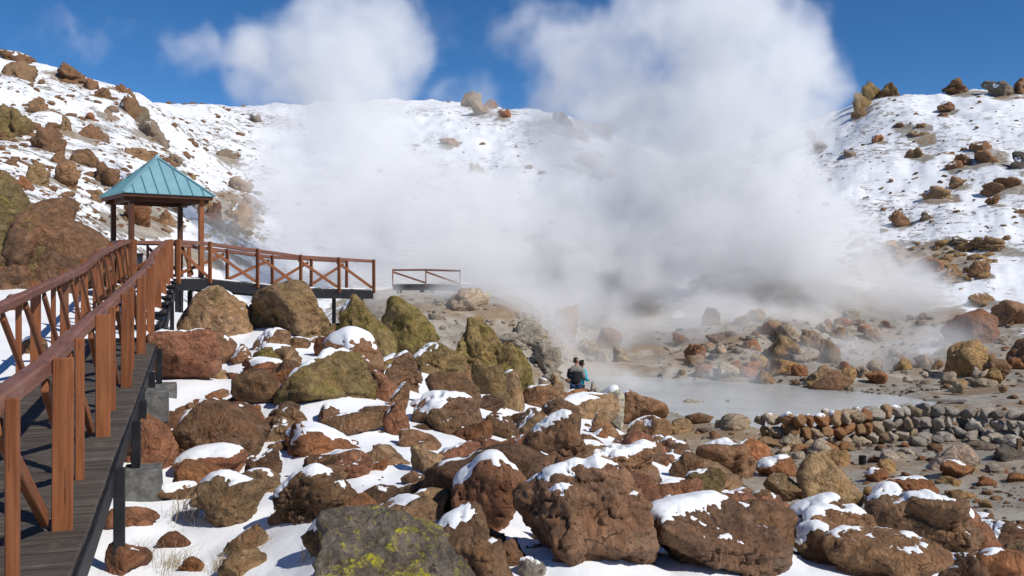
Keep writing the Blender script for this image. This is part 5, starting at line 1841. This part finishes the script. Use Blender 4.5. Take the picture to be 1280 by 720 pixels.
ng = bpy.data.node_groups.new('steam_field', 'GeometryNodeTree')
ng.interface.new_socket('Geometry', in_out='INPUT', socket_type='NodeSocketGeometry')
ng.interface.new_socket('Geometry', in_out='OUTPUT', socket_type='NodeSocketGeometry')
gn, gl = ng.nodes, ng.links


def gnode(t, **kw):
    n = gn.new(t)
    for k, v in kw.items():
        setattr(n, k, v)
    return n


def gmath(op, a, b=None, clamp=False):
    n = gnode('ShaderNodeMath', operation=op, use_clamp=clamp)
    for k, v in enumerate((a, b)):
        if v is None:
            continue
        if isinstance(v, bpy.types.NodeSocket):
            gl.new(v, n.inputs[k])
        else:
            n.inputs[k].default_value = v
    return n.outputs[0]


def gvec(op, a, b=None):
    n = gnode('ShaderNodeVectorMath', operation=op)
    for k, v in enumerate((a, b)):
        if v is None:
            continue
        if isinstance(v, bpy.types.NodeSocket):
            gl.new(v, n.inputs[k])
        else:
            n.inputs[k].default_value = v
    return n.outputs['Value'] if op in ('LENGTH', 'DOT_PRODUCT') else n.outputs[0]


def gnoise(vec, scale, detail, rough, colour=False):
    n = gnode('ShaderNodeTexNoise')
    n.inputs['Scale'].default_value = scale
    n.inputs['Detail'].default_value = detail
    n.inputs['Roughness'].default_value = rough
    gl.new(vec, n.inputs['Vector'])
    return n.outputs['Color' if colour else 'Fac']


P0 = gnode('GeometryNodeInputPosition').outputs[0]
wv = gvec('SUBTRACT', gnoise(P0, .16, 3, .55, True), (.5, .5, .5))
P1 = gvec('ADD', P0, gvec('MULTIPLY', wv, (6.5, 5.0, 6.5)))
wv2 = gvec('SUBTRACT', gnoise(P0, .6, 3, .6, True), (.5, .5, .5))
P1 = gvec('ADD', P1, gvec('MULTIPLY', wv2, (1.7, 1.7, 1.7)))
total = None
for c, r, amp in BLOBS:
    q = gvec('MULTIPLY', gvec('SUBTRACT', P1, c), tuple(1 / x for x in r))
    d2 = gvec('DOT_PRODUCT', q, q)
    f = gmath('MULTIPLY', gmath('MAXIMUM', gmath('SUBTRACT', 1.0, d2), 0.0), amp)
    total = f if total is None else gmath('ADD', total, f)
nz1 = gnoise(gvec('MULTIPLY', P1, (1, 1, .8)), .34, 6, .58)
nz2 = gnoise(P1, .95, 5, .62)
er = gmath('ADD', gmath('MULTIPLY', nz1, .68), gmath('MULTIPLY', nz2, .32))
core = gmath('MINIMUM', total, 1.3)
er = gmath('MULTIPLY', gmath('SUBTRACT', er, .30), 2.3)
e_ = gmath('SUBTRACT', core, er)
mr = gnode('ShaderNodeMapRange', interpolation_type='SMOOTHSTEP')
gl.new(e_, mr.inputs['Value'])
mr.inputs['From Min'].default_value = 0.0
mr.inputs['From Max'].default_value = 0.32
body = gmath('ADD', .05, gmath('MULTIPLY', gmath('MINIMUM', gmath('MAXIMUM', gmath('SUBTRACT', core, .38), 0.0), .8), .25))
fold = gnode('ShaderNodeMapRange', interpolation_type='SMOOTHSTEP')
gl.new(gnoise(gvec('ADD', P1, (40, 0, 0)), .30, 5, .6), fold.inputs['Value'])
fold.inputs['From Min'].default_value = .36
fold.inputs['From Max'].default_value = .62
fold.inputs['To Min'].default_value = .18
fold.inputs['To Max'].default_value = 1.75
D = gmath('MULTIPLY', gmath('MULTIPLY', mr.outputs['Result'], body), fold.outputs['Result'])
vc = gnode('GeometryNodeVolumeCube')
gl.new(D, vc.inputs['Density'])
vc.inputs['Background'].default_value = 0
vc.inputs['Min'].default_value = tuple(lo)
vc.inputs['Max'].default_value = tuple(hi)
for k, ax in enumerate('XYZ'):
    vc.inputs['Resolution ' + ax].default_value = int((hi[k] - lo[k]) / RES)
sm = gnode('GeometryNodeSetMaterial')
sm.inputs['Material'].default_value = M_STEAM
gl.new(vc.outputs[0], sm.inputs['Geometry'])
go = gnode('NodeGroupOutput')
gl.new(sm.outputs[0], go.inputs[0])
me = bpy.data.meshes.new('steam')
me.from_pydata([(0, 50, 0), (1, 50, 0), (0, 50, 1)], [], [(0, 1, 2)])
me.materials.append(M_STEAM)
steam = tag(obj('steam', me), 'two tall white steam plumes and drifting veils rising from the hot pool', None, None, 'stuff')
gm = steam.modifiers.new('steam_field', 'NODES')
gm.node_group = ng
print('TRIS', sum(len(o.data.loop_triangles) if o.data.loop_triangles else sum(len(p.vertices) - 2 for p in []) for o in bpy.data.objects if o.type == 'MESH'), len(bpy.data.objects))
